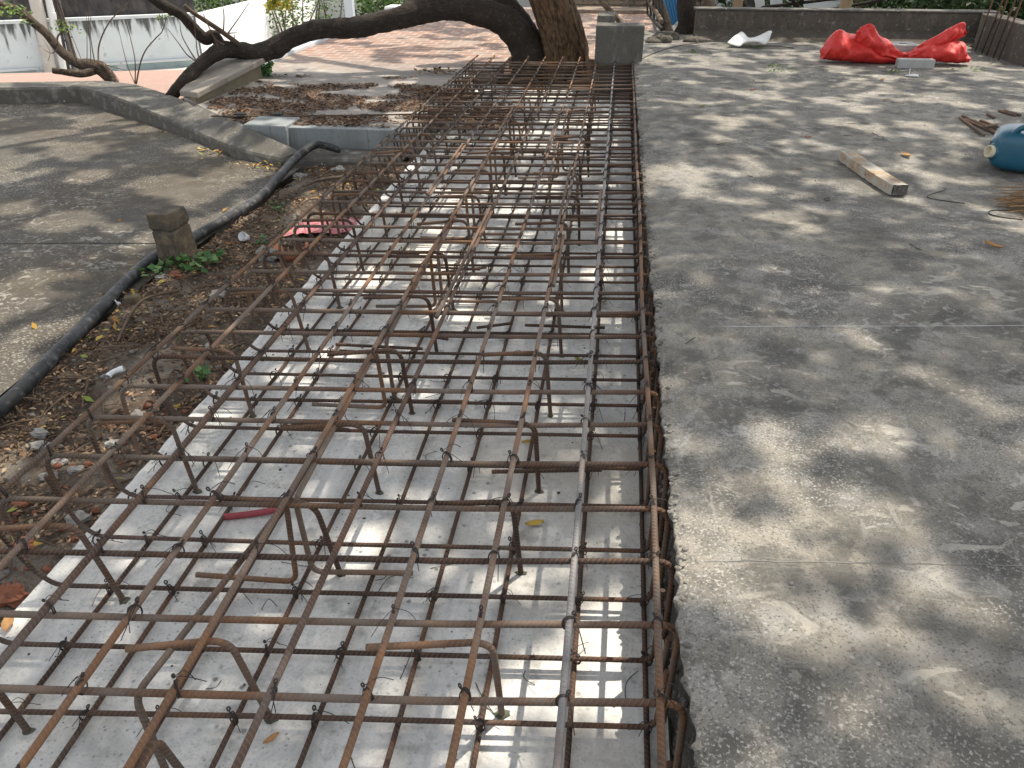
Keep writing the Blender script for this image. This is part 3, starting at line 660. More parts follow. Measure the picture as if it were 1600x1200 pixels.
# chairs holding the two layers apart
M['grout'] = mk('grout', (.10, .115, .085), [('noise', 60, .5, .66, (.05, .06, .045), .8)], .95)
ya = [1.165, 1.625, 2.0, 2.454, 2.924, 3.369, 3.816]; yb = [1.085, 1.557, 1.93, 2.407, 2.88, 3.318]; yc = [.985, 1.387, 1.862, 2.313, 2.847, 3.279]
for xs_, Ys in ((-.165, ya), (-.69, yb), (-1.255, yc)):
    Ys = list(Ys)
    while Ys[-1] < 8.4: Ys.append(Ys[-1] + .455 + jj(.02))
    for q, y in enumerate(Ys):
        x = xs_ + jj(.02); ln = .24 + jj(.03); a = jj(.12); tx = jj(.012) - .02; ty = -.035 + jj(.02)
        zt = .297 + jj(.006)
        pts = [(x, y, -.005), (x + tx, y + ty, zt), (x + tx - ln * math.cos(a), y + ty - SK * ln - ln * math.sin(a), zt - .012 + jj(.012))]
        b = MB(); b.tube(subdiv(fillet(pts, .05, 7), .1), .0078, 10)
        ch = b.build('chair_bar', M['rust'] if rnd.random() < .55 else M['rust_dark'], cage)
        if y < 3.5:
            g_ = MB(); g_.blob((x, y, .001), (.016 + jj(.004), .013 + jj(.003), .006), seed=q, amp=.5, n=5, fq=2.5); g_.build('grout_patch', M['grout'], ch)
a0, a1 = at(210, 1088, .283), at(447, 786, .283)
b = MB(); b.tube(subdiv(fillet([V3((a0.x + .03, a0.y - .02, .0)), a0, a1, V3((-.785, 1.487, .03)), V3((-1.07, 1.475, .034))], .035, 7), .1), .0078, 10); b.build('chair_bar', M['rust'], cage)
a0 = at(240, 1162, .292)
b = MB(); b.tube(subdiv(fillet([V3((a0.x + .01, a0.y - .35, .285)), a0 + V3((0, .01, 0)), V3((a0.x + .03, a0.y + .05, .0))], .03, 7), .1), .0078, 10); b.build('chair_bar', M['rust'], cage)
for x, y0, y1, s0, s1 in ((-.775, 1.54, 2.38, 1, -1), (-.775, 2.45, 3.28, 1, -1), (-.775, 3.36, 4.2, 1, -1), (-.775, 4.3, 5.1, 1, -1), (-.775, 5.2, 6.1, 1, -1), (-.775, 6.2, 7.1, 1, -1), (-.36, 4.6, 5.5, 1, -1), (-.36, 5.7, 6.6, 1, -1)):
    L_ = .28
    pts = [(x + .02 + s0 * L_, y0 + .02, .03), (x + .02, y0 - .01, .03), (x + .005, y0 + jj(.01), .283), (x - .01, y1 + jj(.01), .283), (x, y1 + .01, .03), (x + s1 * L_, y1 - .02 + jj(.03), .034)]
    b = MB(); b.tube(subdiv(fillet(pts, .035, 7), .12), .0078, 10); b.build('chair_bar', M['rust'], cage)
# lap bars lying beside the long bars
for x, y0, y1 in ((-.234, 3.35, 4.75), (-.196, 2.95, 3.55), (-.42, 5.0, 6.3), (-.61, 2.6, 3.9), (-.985, 4.1, 5.2), (-.80, 5.6, 6.5), (-.045, 3.5, 4.3)):
    b = MB(); b.tube(subdiv([Vector((x + jj(.004), y0, ZL + .001)), Vector((x + jj(.004), y1, ZL + .001))], .3), .0078, 10); b.build('longitudinal_bar', M['rust'], cage)
# short bars tied to the bottom layer
for xa, ya_, xb, yb_ in ((768, 737, 940, 734), (820, 508, 945, 512), (745, 512, 800, 505), (640, 520, 700, 530), (530, 548, 590, 552), (455, 660, 545, 672), (620, 398, 655, 398), (525, 538, 660, 545), (640, 416, 750, 421), (690, 425, 760, 418)):
    p, q = at(xa, ya_, .058), at(xb, yb_, .058)
    b = MB(); b.tube([p, q], .007, 8); b.build('short_bar', M['rust_dark'], cage)
# upright hooks standing along the right side
for k in range(16):
    y = .8 + k * .42 + jj(.08); x = .188 + jj(.006)
    b = MB(); b.tube([Vector((x, y, .02)), Vector((x + jj(.012), y - .03, .25 + jj(.04)))], .0075, 8); b.build('upright_bar', M['rust'], cage)

# tie wires
def tie_mesh(seed):
    r_ = random.Random(seed); b = MB(); pts = []
    a = R(45) + r_.uniform(-.3, .3)
    d = Vector((math.cos(a), math.sin(a), 0)); 
    for k in range(15):
        t = 2 * math.pi * k / 14
        pts.append(d * (.0135 * math.cos(t)) + Vector((0, 0, .0205 * math.sin(t) + r_.uniform(-.001, .001))))
    b.tube(pts, .0019, 5)
    pts2 = [p + Vector((d.y, -d.x, 0)) * .0042 + Vector((0, 0, .001)) for p in pts[2:12]]; b.tube(pts2, .0018, 5)
    k0 = d * .012 + Vector((0, 0, .021))
    # twisted knot: a small open loop, then loose ends
    ls_ = r_.choice((.35, .5, .6, .8)); lo = [k0 + Vector((.0065 * ls_ * math.cos(t) * r_.uniform(.8, 1.2), .006 * ls_ * math.sin(t), .003 + .006 * ls_ + .007 * ls_ * math.sin(t + .6))) for t in [2 * math.pi * q / 9 - 1.2 for q in range(9)]]
    b.tube([k0] + lo, .0021, 5)
    for q in range(r_.choice((1, 2, 2, 3))):
        an = r_.uniform(-2.4, -.6) if r_.random() < .7 else r_.uniform(0, 6.28); ln = r_.uniform(.025, .075)
        e = Vector((math.cos(an) * ln, math.sin(an) * ln, -r_.uniform(.01, .06)))
        m_ = e * .5 + Vector((r_.uniform(-.008, .008), r_.uniform(-.008, .008), .012))
        b.tube(spline([k0, k0 + m_, k0 + e], n=3), .0011, 4)
    me_ob = b.build('tie_wire', M['wire'], cage, origin=(0, 0, 0)); return me_ob
ties = []
for i, x in enumerate(LX):
    for y0 in YT:
        y = y0 + SK * (x + .5)
        if y < 8.95 and rnd.random() < .9: ties.append((x, y, (ZL + ZC) / 2 + .002))
for i, x in enumerate(BX):
    for y0 in YB:
        y = y0 + SK * (x + .5)
        if y < 8.95 and rnd.random() < .8: ties.append((x, y, (BL + BC) / 2 + .004))
def seen(t):
    x, y, z = t
    c, s = math.cos(YAW), math.sin(YAW); u = x * c + y * s; fw = -x * s + y * c; dn = H - z
    d = fw * math.cos(TH) + dn * math.sin(TH); v = -fw * math.sin(TH) + dn * math.cos(TH)
    if d <= 0: return 99
    px, py = PX + F * u / d, PY + F * v / d
    return d if -5 < px < 1605 and py < 1210 else 50 + d
ties.sort(key=seen)
protos = [tie_mesh(s) for s in range(7)]
used = [False] * 7
for k, t in enumerate(ties[:100]):
    q = k % 7
    if not used[q]: o = protos[q]; used[q] = True
    else: o = protos[q].copy(); COL.objects.link(o); o.parent = cage
    sc_ = rnd.uniform(.8, 1.1); o.scale = (sc_, sc_, rnd.uniform(.75, 1.1)); o.location = Vector(t) - CL; o.rotation_euler = (jj(.12), jj(.12), jj(.5) + (0 if rnd.random() < .6 else math.pi / 2))
rest = MB()
for k, t in enumerate(ties[100:]):
    me = protos[k % 7].data; a = jj(.5); ca, sa = math.cos(a), math.sin(a)
    rest.add([(v.co.x * ca - v.co.y * sa + t[0], v.co.x * sa + v.co.y * ca + t[1], v.co.z + t[2]) for v in me.vertices], [list(p.vertices) for p in me.polygons])
tag(rest.build('far_tie_wires', M['wire'], cage), kind='stuff')

# ------------------------------------------------------------------ trees
def limb(b, pix, depth, rad, n=9, wob=.12, sides=18, seed=0):
    """pix: photo points, depth: distance Y of each, rad: radius in metres"""
    pts = [atY(x, y, Y) for (x, y), Y in zip(pix, depth)]
    pp_, rr = spline(pts, rad, n); b.tube(pp_, rr, sides, wob=wob, seed=seed); return pp_

t1 = thing('tree', 'leaning brown tree trunk standing just behind the far end of the cage', 'tree', (-.52, 9.62, -.05))
b = MB()
pts = [atY(884, 155, 9.62), atY(884, 128, 9.62), atY(885, 88, 9.62), atY(876, 45, 9.64), atY(861, 0, 9.66), atY(844, -50, 9.7), Vector((-1.0, 9.8, 1.8)), Vector((-.9, 10.1, 3.2)), Vector((-.4, 10.4, 4.8)), Vector((.4, 10.6, 6.4)), Vector((1.2, 10.8, 7.4))]
pp_, rr = spline(pts, [.37, .315, .255, .24, .238, .225, .20, .18, .15, .11, .06], 8)
pp_, rr = spline(pts, [.37, .315, .255, .24, .238, .225, .20, .18, .15, .11, .06], 26)
b.tube(pp_, rr, 110, wob=.05)
for i, p in enumerate(b.v[:len(pp_) * 110]):
    c = pp_[i // 110]; d = V3(p) - c; k = i % 110; a = 2 * math.pi * k / 110
    q = V3((math.cos(a) * 3.2, math.sin(a) * 3.2, c.z * 1.1)); q2 = V3((math.cos(a) * 9, math.sin(a) * 9, c.z * 3.2))
    f = 1 + .05 * noise.noise(q) - .085 * max(0, .12 - abs(noise.noise(q2))) / .12 - .03 * abs(noise.noise(q2 * 2.3))
    if c.z < .3: f *= 1 + .16 * (.3 - c.z) * math.sin(5 * a + 1)
    b.v[i] = tuple(c + d * f)
b.build('trunk', M['bark'], t1)
for q, (p0, p1, p2) in enumerate((((-.9, 10.1, 3.2), (1.2, 9.0, 5.2), (3.6, 7.2, 7.0)), ((-.9, 10.1, 3.2), (-2.2, 9.2, 5.4), (-3.0, 7.6, 7.4)), ((-.4, 10.4, 4.8), (0, 7.0, 6.6), (.8, 3.6, 7.8)), ((.4, 10.6, 6.4), (2.6, 13.0, 7.2), (4.2, 15, 8)), ((-.4, 10.4, 4.8), (-2, 12.4, 6.4), (-2.8, 14.5, 7.6)))):
    b = MB(); pp_, rr = spline([p0, p1, p2], [.11, .075, .02], 8); b.tube(pp_, rr, 12, wob=.1); b.build('limb', M['bark_dark'], t1)

t2_ = thing('spreading_tree', 'dark rough tree whose low limb arches far over the terrace to the left', 'tree', (-.95, 9.7, -.05))
b = MB()
limb(b, [(832, 155), (830, 125), (825, 90), (815, 62), (793, 37), (757, 20), (712, 12), (664, 17), (610, 31), (555, 43), (500, 46), (462, 56), (432, 74), (402, 85), (372, 79), (345, 80), (318, 97), (294, 120), (270, 147), (256, 166)],
     [9.68, 9.66, 9.64, 9.6, 9.5, 9.4, 9.3, 9.2, 9.05, 8.9, 8.8, 8.7, 8.6, 8.5, 8.4, 8.25, 8.0, 7.72, 7.55, 7.5],
     [.32, .255, .205, .175, .155, .145, .14, .13, .115, .10, .098, .098, .10, .095, .078, .075, .064, .058, .056, .056], wob=.22, seed=2)
b.build('trunk', M['bark_dark'], t2_)
b = MB(); limb(b, [(836, 95), (820, 62), (797, 28), (775, -5), (752, -60), (740, -140)], [9.72, 9.74, 9.76, 9.8, 9.9, 10], [.19, .19, .18, .175, .16, .12], wob=.14, seed=5); b.build('fork', M['bark_dark'], t2_)
b = MB(); limb(b, [(352, 84), (344, 68), (334, 56), (320, 60), (303, 44), (284, 24), (266, 14), (246, 2), (225, -14), (190, -50)], [8.33, 8.3, 8.28, 8.25, 8.2, 8.15, 8.1, 8.05, 8, 7.9], [.066, .062, .058, .062, .056, .05, .052, .047, .044, .034], wob=.2, sides=14, seed=8); b.build('branch', M['bark_dark'], t2_)
b = MB(); limb(b, [(374, 70), (340, 45), (302, 20), (288, 8)], [8.35, 8.25, 8.1, 8.05], [.026, .026, .022, .018], wob=.1, sides=10); b.build('branch', M['twig'], t2_)
b = MB()
for pix in ([(312, 95), (308, 78), (306, 60), (302, 30)], [(309, 98), (296, 78), (284, 55), (281, 35)], [(308, 97), (292, 85), (278, 66), (262, 45)], [(349, 50), (350, 25), (347, 0)], [(356, 52), (372, 30), (392, 0)], [(340, 72), (331, 52), (320, 28), (310, 0)], [(350, 70), (338, 62), (325, 40)], [(357, 52), (371, 51)], [(366, 62), (366, 53)]):
    p = [atY(x, y, 8.05 + .1 * rnd.random()) for x, y in pix]; pp_, rr = spline(p, list(np.linspace(.008, .0025, len(p))), 5); b.tube(pp_, rr, 6)
b.build('twigs', M['twig'], t2_)

t3 = thing('sprouting_tree', 'small cut tree with bare upright sprouts leaning over the curb at the left', 'tree', tuple(at(175, 128, .05)))
b = MB(); D3 = [8.3 - .0 * i for i in range(12)]
limb(b, [(-30, -10), (0, 6), (34, 20), (55, 38), (72, 52), (89, 73), (105, 88), (124, 100), (142, 102), (158, 107), (170, 120), (180, 134)], D3,
     [.04, .042, .045, .045, .046, .046, .048, .052, .07, .075, .06, .058], wob=.22, sides=14, seed=4); b.build('trunk', M['bark_mid'], t3)
b = MB(); limb(b, [(148, 110), (130, 115), (105, 113), (82, 110)], [8.25, 8.2, 8.15, 8.1], [.045, .04, .034, .032], wob=.2, sides=12, seed=9); b.build('stump', M['bark_mid'], t3)
b = MB()
for pix, r0 in (([(89, 70), (90, 58), (97, 48), (98, 42), (88, 20), (82, 0)], .018), ([(120, 96), (112, 70), (104, 42), (95, 14), (88, -5)], .024), ([(136, 98), (136, 60), (135, 20)], .007), ([(142, 97), (141, 70), (138, 40), (140, 10)], .008), ([(148, 97), (144, 75), (141, 50), (142, 25)], .010),
                ([(154, 97), (154, 75), (160, 55), (172, 33), (190, 14), (200, 4)], .015), ([(128, 95), (118, 70), (108, 45)], .007), ([(165, 101), (182, 106), (198, 110)], .008), ([(165, 102), (176, 112), (186, 126)], .008),
                ([(211, 131), (211, 95), (204, 60), (195, 30)], .011), ([(213, 131), (219, 100), (228, 78), (243, 60), (254, 48), (260, 26)], .014), ([(211, 131), (200, 105), (192, 75), (184, 40)], .008), ([(254, 48), (250, 36), (244, 27)], .006), ([(89, 78), (80, 83), (66, 76)], .009), ([(75, 95), (78, 80), (66, 60)], .005)):
    p = [atY(x, y, 8.2 - .15 * rnd.random()) for x, y in pix]; pp_, rr = spline(p, list(np.linspace(r0 * .62, r0 * .25, len(p))), 6); b.tube(pp_, rr, 6)
b.build('twigs', M['twig'], t3)
C = []
for (x, y, s, n) in ((12, 14, .09, 60), (27, 18, .06, 40), (103, 46, .06, 40), (98, 38, .04, 20), (256, 27, .04, 24), (5, 26, .05, 20), (40, 34, .03, 8)):
    c = atY(x, y, 8.15); C += [c + Vector((rng.normal(0, s), rng.normal(0, s), rng.normal(0, s * .5))) for _ in range(n)]
leafmesh('leaves', M['greenbit'], C, rng.uniform(.03, .06, len(C)), rng, tilt=1, parent=t3)

# ------------------------------------------------------------------ overhead crown, unseen: leaves placed to shade, gaps cut for sun patches
SUN = Vector((.33, .37, 1.0))
def Lq(x, y, z, r): p = at(x, y, z); return (p.x - SUN.x * z, p.y - SUN.y * z, r)
lit = [Lq(*q) for q in ((760, 1150, 0, .10), (850, 1070, 0, .13), (950, 1000, 0, .13), (945, 1075, 0, .10), (575, 850, 0, .09), (440, 585, 0, .08), (520, 560, 0, .10), (600, 545, 0, .06), 
    (25, 960, 0, .07), (930, 430, 0, .12), (690, 420, 0, .12), (850, 470, 0, .06), (480, 600, 0, .06), (350, 650, 0, .07),
    (1130, 830, .34, .11), (1100, 780, .34, .06), (1185, 860, .34, .10), (1240, 745, .34, .07), (1330, 690, .34, .08), (1350, 790, .34, .08), (1280, 800, .34, .09), (1420, 830, .34, .06), (1320, 880, .34, .07), (1290, 960, .34, .06), (1400, 985, .34, .08), (1330, 1105, .34, .06), (1480, 1060, .34, .06), (1560, 640, .34, .06), (1180, 930, .34, .08), (1110, 900, .34, .08), (1450, 900, .34, .07), (1230, 1010, .34, .05), (1520, 950, .34, .06), (1150, 760, .34, .05),
    (1230, 330, .34, .13), (1260, 350, .34, .08), (1400, 340, .34, .07), (1130, 215, .34, .12), (1200, 285, .34, .10), (1110, 290, .34, .10), (1420, 300, .34, .10), (1380, 275, .34, .1), (1310, 190, .34, .14), (1440, 195, .34, .14), (1100, 440, .34, .05),
    (30, 470, -.03, .16), (60, 520, -.03, .12), (100, 350, -.03, .22), (180, 360, -.03, .12), (120, 240, -.03, .25), (60, 225, -.03, .2), (250, 300, -.03, .14), (330, 240, -.03, .16), (170, 190, -.03, .2), (20, 330, -.03, .15), (390, 260, -.03, .15), (230, 205, -.03, .2), (360, 330, -.03, .1), (290, 460, -.05, .06), (60, 660, -.05, .06), (170, 630, -.05, .05))]
def thr(x, y):
    t = .37
    if x > .1: t = .31 if y < 1.9 else (.44 if y < 3.7 else (.20 if y < 6.5 else .04))
    elif x < -2.3: t = .17
    elif y > 4: t = .20
    if y > 6.6 and x < .3:
        t = .15 if y < 8.6 else (-.14 if y < 12.6 else .14)
    return t
sel = []
A_N = 170000
gx = rng.uniform(-7.5, 5.5, A_N); gy = rng.uniform(-2.2, 17.5, A_N)
for x, y in zip(gx, gy):
    if x < -4.3 and y > 7.6 + .0 * x: continue
    kf = 1.0 if y < 3.6 or x < 0 else 1.7
    f = noise.noise(Vector((x * 1.5 * kf, y * 1.35 * kf, 3.3))) * .62 + noise.noise(Vector((x * 3.6 * kf, y * 3.2 * kf, 8.1))) * .5
    if f > thr(x, y): continue
    sk = False
    for (lx, ly, r) in lit:
        dx = x - lx; dy = y - ly
        if dx * dx + dy * dy < r * r * (1 + .5 * noise.noise(Vector((x * 9, y * 9, 1)))): sk = True; break
    if not sk: sel.append((x, y))
sel = np.array(sel); hz_ = 7.4 + 2.0 * rng.random(len(sel))
C = np.stack([sel[:, 0] + SUN.x * hz_, sel[:, 1] + SUN.y * hz_, hz_], 1)
leafmesh('crown', M['crown'], C, rng.uniform(.10, .15, len(C)), rng, tilt=.35, aspect=.6, parent=t1)

# ------------------------------------------------------------------ far buildings and background
Yc = 14.0
ct = atY(302, 25, Yc); cbm = atY(319, 91, Yc)
zt = ct.z
lt = at(0, 38, zt)
dirn = Vector((ct.x - lt.x, ct.y - lt.y, 0)).normalized(); nrm_ = Vector((dirn.y, -dirn.x, 0))     # nrm_ faces the camera
bd = thing('white_building', 'mould streaked white building with a dark parapet and teal window panels', 'building', (ct.x - 2, ct.y, -1.2))
def wallpatch(u0, u1, z0, z1, off, mat, name, thick=.12, par=None):
    """upright panel on the front wall line: u metres to the left of the corner"""
    p0 = Vector((ct.x, ct.y, 0)) - dirn * u0 + nrm_ * off; p1 = Vector((ct.x, ct.y, 0)) - dirn * u1 + nrm_ * off
    b = MB(); q0 = p0 - nrm_ * thick; q1 = p1 - nrm_ * thick
    vs = [(p0.x, p0.y, z0), (p1.x, p1.y, z0), (p1.x, p1.y, z1), (p0.x, p0.y, z1), (q0.x, q0.y, z0), (q1.x, q1.y, z0), (q1.x, q1.y, z1), (q0.x, q0.y, z1)]
    fs = [(0, 3, 2, 1), (4, 5, 6, 7), (3, 7, 6, 2), (0, 1, 5, 4), (0, 4, 7, 3), (1, 2, 6, 5)]
    us = [[(u0, z1 - z0), (u0, 0), (u1, 0), (u1, z1 - z0)]] + [[(0, 9)] * 4] * 5
    b.add(vs, fs, us, smooth=False); return b.build(name, mat, par or bd)
zp = atY(300, 10, Yc + .4).z
wallpatch(0, 9, -1.2, zt, 0, M['streaked'], 'wall', 1.0)
wallpatch(-.05, 9, zt + .004, zt + .05, .05, M['paint'], 'string_course', .3)
wallpatch(-.05, 9, zt + .052, zt + .33, -.12, M['mould_dark'], 'parapet', .25)
wallpatch(-.05, 9, zt + .333, zt + .36, -.10, M['palegrey'], 'coping', .3)
zw = atY(200, 95, Yc - .3).z
LW = (Vector((ct.x, ct.y, 0)) - Vector((lt.x, lt.y, 0))).length
for xa, xb in ((178, 292), (50, 163), (-70, 36)):
    u0, u1 = LW * (306 - xb) / 302, LW * (306 - xa) / 302
    wallpatch(u0, u1, -1.1, zw, .004, M['teal'], 'window', .01)
    wallpatch(u0 - .06, u1 + .06, zw + .004, zw + .04, .05, M['paint'], 'lintel', .04)
# sunlit gable at the corner
b = MB(); far_ = Vector((ct.x + .15, ct.y + 8.6, 0)); zb = -1.2
c0 = Vector((ct.x + .03, ct.y + .02, 0))
b.add([(c0.x, c0.y, zb), (far_.x, far_.y, zb), (far_.x, far_.y, zt + .1), (c0.x, c0.y, zt), (c0.x - .2, c0.y + .2, zb), (far_.x - .2, far_.y, zb), (far_.x - .2, far_.y, zt + .1), (c0.x - .2, c0.y + .2, zt)],
      [(0, 1, 2, 3), (3, 2, 6, 7), (1, 5, 6, 2), (4, 7, 6, 5), (0, 3, 7, 4)], smooth=False)
b.build('gable_wall', M['paintbright'], bd)
b = MB(); p = Vector((ct.x + .18, ct.y + 8.4, 0)); b.box((p.x - .12, p.y, -1.2), (p.x + .30, p.y + .3, 1.2)); b.build('corner_post', M['palegrey'], bd)
# pipes and ladder against the building
def pipe(name, mat, pix, Y, r, label):
    b = MB(); pts = [atY(x, y, Y) for x, y in pix]; b.tube(subdiv(fillet(pts, .12, 6), .3), r, 16)
    for t in (.25, .6):
        p = pts[0].lerp(pts[-1], t); d = (pts[-1] - pts[0]).normalized(); b.tube([p - d * .05, p + d * .05], r * 1.12, 16)
    return tag(b.build(name, mat), label, 'pipe')
pipe('drain_pipe', M['pipe'], [(52, -14), (60, 20), (72, 75), (84, 134)], 12.6, .095, 'thick beige drain pipe standing before the streaked white wall')
pipe('drain_pipe', M['pipewhite'], [(74, -14), (82, 30), (93, 80), (104, 134)], 12.7, .055, 'thinner white drain pipe right of the thick beige one')
ld = thing('ladder', 'dark metal ladder leaning on the white wall beside the pipes', 'ladder', tuple(atY(115, 112, 12.4)))
for xa, xb in ((88, 117), (84, 108)):
    b = MB(); b.tube([atY(xa, -10, 12.9), atY(xb, 112, 12.4)], .035 if xa == 88 else .02, 8); b.build('rail', M['mould_dark'], ld)
for t in (.15, .3, .45, .6, .75, .9):
    b = MB(); b.tube([atY(84, -10, 12.9).lerp(atY(108, 112, 12.4), t), atY(88, -10, 12.9).lerp(atY(117, 112, 12.4), t)], .018, 6); b.build('rung', M['mould_dark'], ld)

def panel(name, mat, a, b2, c, d, Y, label, cat, thick=.05, Yb=None, ribs=0):
    """upright panel with corners at photo points (left-top, right-top, right-bottom, left-bottom)"""
    ps = [atY(*p, y_) for p, y_ in zip((a, b2, c, d), (Y, Yb or Y, Yb or Y, Y))]
    n = (ps[1] - ps[0]).cross(ps[3] - ps[0]).normalized()
    if n.y < 0: n = -n
    bb = MB()
    if ribs:
        vs = []; fs = []
        for j in range(ribs * 4 + 1):
            t = j / (ribs * 4); o_ = n * (.02 * (0, 1, 1, 0)[j % 4])
            vs += [ps[0].lerp(ps[1], t) + o_, ps[3].lerp(ps[2], t) + o_]
        m = len(vs)
        vs += [v + n * .004 for v in vs]
        for j in range(ribs * 4):
            fs += [(2 * j, 2 * j + 2, 2 * j + 3, 2 * j + 1), (m + 2 * j, m + 2 * j + 1, m + 2 * j + 3, m + 2 * j + 2)]
        bb.add(vs, fs, smooth=False)
    else:
        prism(bb, ps, [p + n * thick for p in ps])
    return tag(bb.build(name, mat), label, cat)
panel('sheet_panel', M['palegrey'], (424, 78), (458, 68), (458, 112), (430, 124), 12.5, 'pale grey corrugated sheet standing nearest the limb beyond the terrace kerb', 'sheet', ribs=4, Yb=13.3)
panel('sheet_panel', M['palegrey'], (489, 52), (560, 40), (560, 84), (490, 96), 15.2, 'bluish corrugated sheet standing below the arching limb', 'sheet', ribs=7, Yb=16.5)
b = MB(); p = atY(472, 80, 14.3); b.box((p.x - .22, p.y, -.62), (p.x + .2, p.y + .5, p.z + .22)); b.box((p.x - .26, p.y - .04, p.z + .224), (p.x + .24, p.y + .54, p.z + .27))
tag(b.build('storage_box', M['dirtydark'], bevel=.02), 'dark box in the shade between two pale sheets', 'box')
pale_post = lambda x, w, y0, Y, lab: (lambda b: (b.box((atY(x - w / 2, y0, Y).x, Y, -1.0), (atY(x + w / 2, y0, Y).x, Y + .15, 1.3)), tag(b.build('post', M['palegrey'], bevel=.01), lab, 'post')))(MB())
pale_post(546, 13, 30, 17.2, 'pale grey post before the bright shrubs behind the limb')
pale_post(662, 11, 12, 17.6, 'grey post rising behind the top of the arching limb')
b = MB(); p = atY(640, 24, 17.0); b.box((atY(601, 24, 17).x, 17.0, -.2), (atY(650, 24, 17).x, 17.5, atY(640, 11, 17).z)); b.build
wt = b.build('low_white_wall', M['paint'], bevel=.02); tag(wt, 'short white wall end showing above the limb at the end of the terrace', 'wall')

# end wall of the terrace
ew = MB(); zb_ = ZT
for r_ in range(3):
    for k in range(12):
        x = -1.3 + k * .24 + (.12 if r_ % 2 else 0); ew.box((x + .006, 16.3 + jj(.01), zb_ + r_ * .085), (x + .232, 16.5, zb_ + r_ * .085 + .078))
tag(ew.build('brick_wall', M['brickwall'], bevel=.006), 'low rough brick wall closing the far end of the terrace', 'wall')
b = MB(); b.box((-1.1, 15.6, ZT - .1), (.94, 16.29, ZT + .06)); tag(b.build('step', M['brickwall'], bevel=.01), 'shaded brick step before the low wall at the far end of the terrace', 'step')
b = MB(); b.box((.55, 11.0, -.5), (.93, 16.3, .22)); tag(b.build('side_wall', M['block'], bevel=.01), 'dark low wall along the right side of the terrace', 'wall')
# railing
rl = thing('railing', 'rusty dark railing at the corner behind the concrete upstand', 'railing', tuple(atY(1025, 46, 11.2)))
for k in range(6):
    x = 1013 + k * 4.6; b = MB(); b.tube([atY(x - 1 + k * .6, 22 + 5 * k, 12 - .15 * k), atY(x - 3, -12, 12 - .15 * k)], .016, 6); b.build('baluster', M['dirtydark'], rl)
b = MB(); b.tube([atY(1010, -6, 12.2), atY(1034, 34, 11.1)], .03, 8); b.build('rail', M['bark_pale'], rl)
b = MB(); b.tube([atY(1012, 20, 12.2), atY(1034, 46, 11.1)], .025, 8); b.build('rail', M['dirtydark'], rl)
b = MB(); pp_, rr = spline([atY(1044, 52, 11.5), atY(1037, 22, 11.6), atY(1026, -8, 11.7), atY(1012, -60, 11.8)], [.075, .06, .055, .04], 6); b.tube(pp_, rr, 12, wob=.15)
tag(b.build('slim_tree', M['bark_pale']), 'thin leaning tree trunk in front of the blue sheet', 'tree')
panel('blue_sheet', M['bluesheet'], (1028, -20), (1076, -20), (1074, 22), (1046, 44), 12.6, 'blue corrugated sheet leaning between two trunks', 'sheet', ribs=9)
b = MB(); pp_, rr = spline([atY(1070, 62, 11.2), atY(1076, 40, 11.2), atY(1073, 10, 11.2), atY(1072, -40, 11.2)], [.17, .135, .12, .11], 6); b.tube(pp_, rr, 16, wob=.2)
tag(b.build('ragged_tree', M['bark_dark']), 'dark ragged tree trunk at the left end of the parapet', 'tree')
b = MB(); limb(b, [(978, 46), (962, 26), (945, 8), (930, -12)], [9.9, 9.95, 10, 10.1], [.03, .034, .03, .026], wob=.15, sides=10)
b.tube([atY(962, 26, 9.95), atY(950, 18, 9.9)], .012, 6)
tag(b.build('leaning_branch', M['bark_pale']), 'bare branch leaning behind the square concrete upstand', 'branch')
for x, w, mt, lab in ((1152, 14, 'postwood', 'pale wooden post behind the parapet, nearest the dark trunk'), (1106, 20, 'bark_pale', 'stout brown stump behind the left part of the parapet'), (1321, 16, 'postwood', 'tan wooden post behind the parapet, left of the red sack')):
    b = MB(); x0, x1 = atY(x - w / 2, 10, 11.6).x, atY(x + w / 2, 10, 11.6).x
    if mt == 'bark_pale': b.tube(spline([((x0 + x1) / 2, 11.6, -.5), ((x0 + x1) / 2 + .01, 11.6, .4), ((x0 + x1) / 2 - .02, 11.6, 1.2)], n=4), (x1 - x0) / 2, 12, wob=.2)
    else: b.box((x0, 11.55, -.6), (x1, 11.65, 1.3))
    tag(b.build('post', M[mt], bevel=.006 if mt == 'postwood' else 0), lab, 'post')
# pale and blue things stored behind the parapet
for (xa, xb, y0, y1, Y, mt, lab, cat) in ((1166, 1178, -5, 28, 12.6, 'dirtydark', 'dark leaning board behind the parapet beside the pale post', 'board'), (1180, 1194, -6, 30, 12.9, 'whitepl', 'white board behind the parapet', 'board'), (1204, 1222, -6, 30, 13.0, 'palegrey', 'grey board behind the parapet', 'board'),
                                    (1255, 1312, -8, 16, 13.4, 'paint', 'white sheet lying behind the parapet left of the tan post', 'sheet'), (1335, 1352, -6, 14, 13.4, 'postwood', 'tan board behind the parapet right of the tan post', 'board')):
    panel('stored_panel', M[mt], (xa, y0), (xb, y0), (xb + 3, y1), (xa + 3, y1), Y, lab, cat, thick=.08)
b = MB()
for p, q in (((1230, -10), (1262, 30)), ((1262, -8), (1226, 26)), ((1190, 12), (1320, -4)), ((1150, -6), (1180, 24)), ((1280, 18), (1380, 0))):
    b.tube([atY(*p, 12.1), atY(*q, 12.2)], .022, 7)
tag(b.build('branch_heap', M['bark_dark']), 'heap of dark branches lying behind the parapet', 'branches')

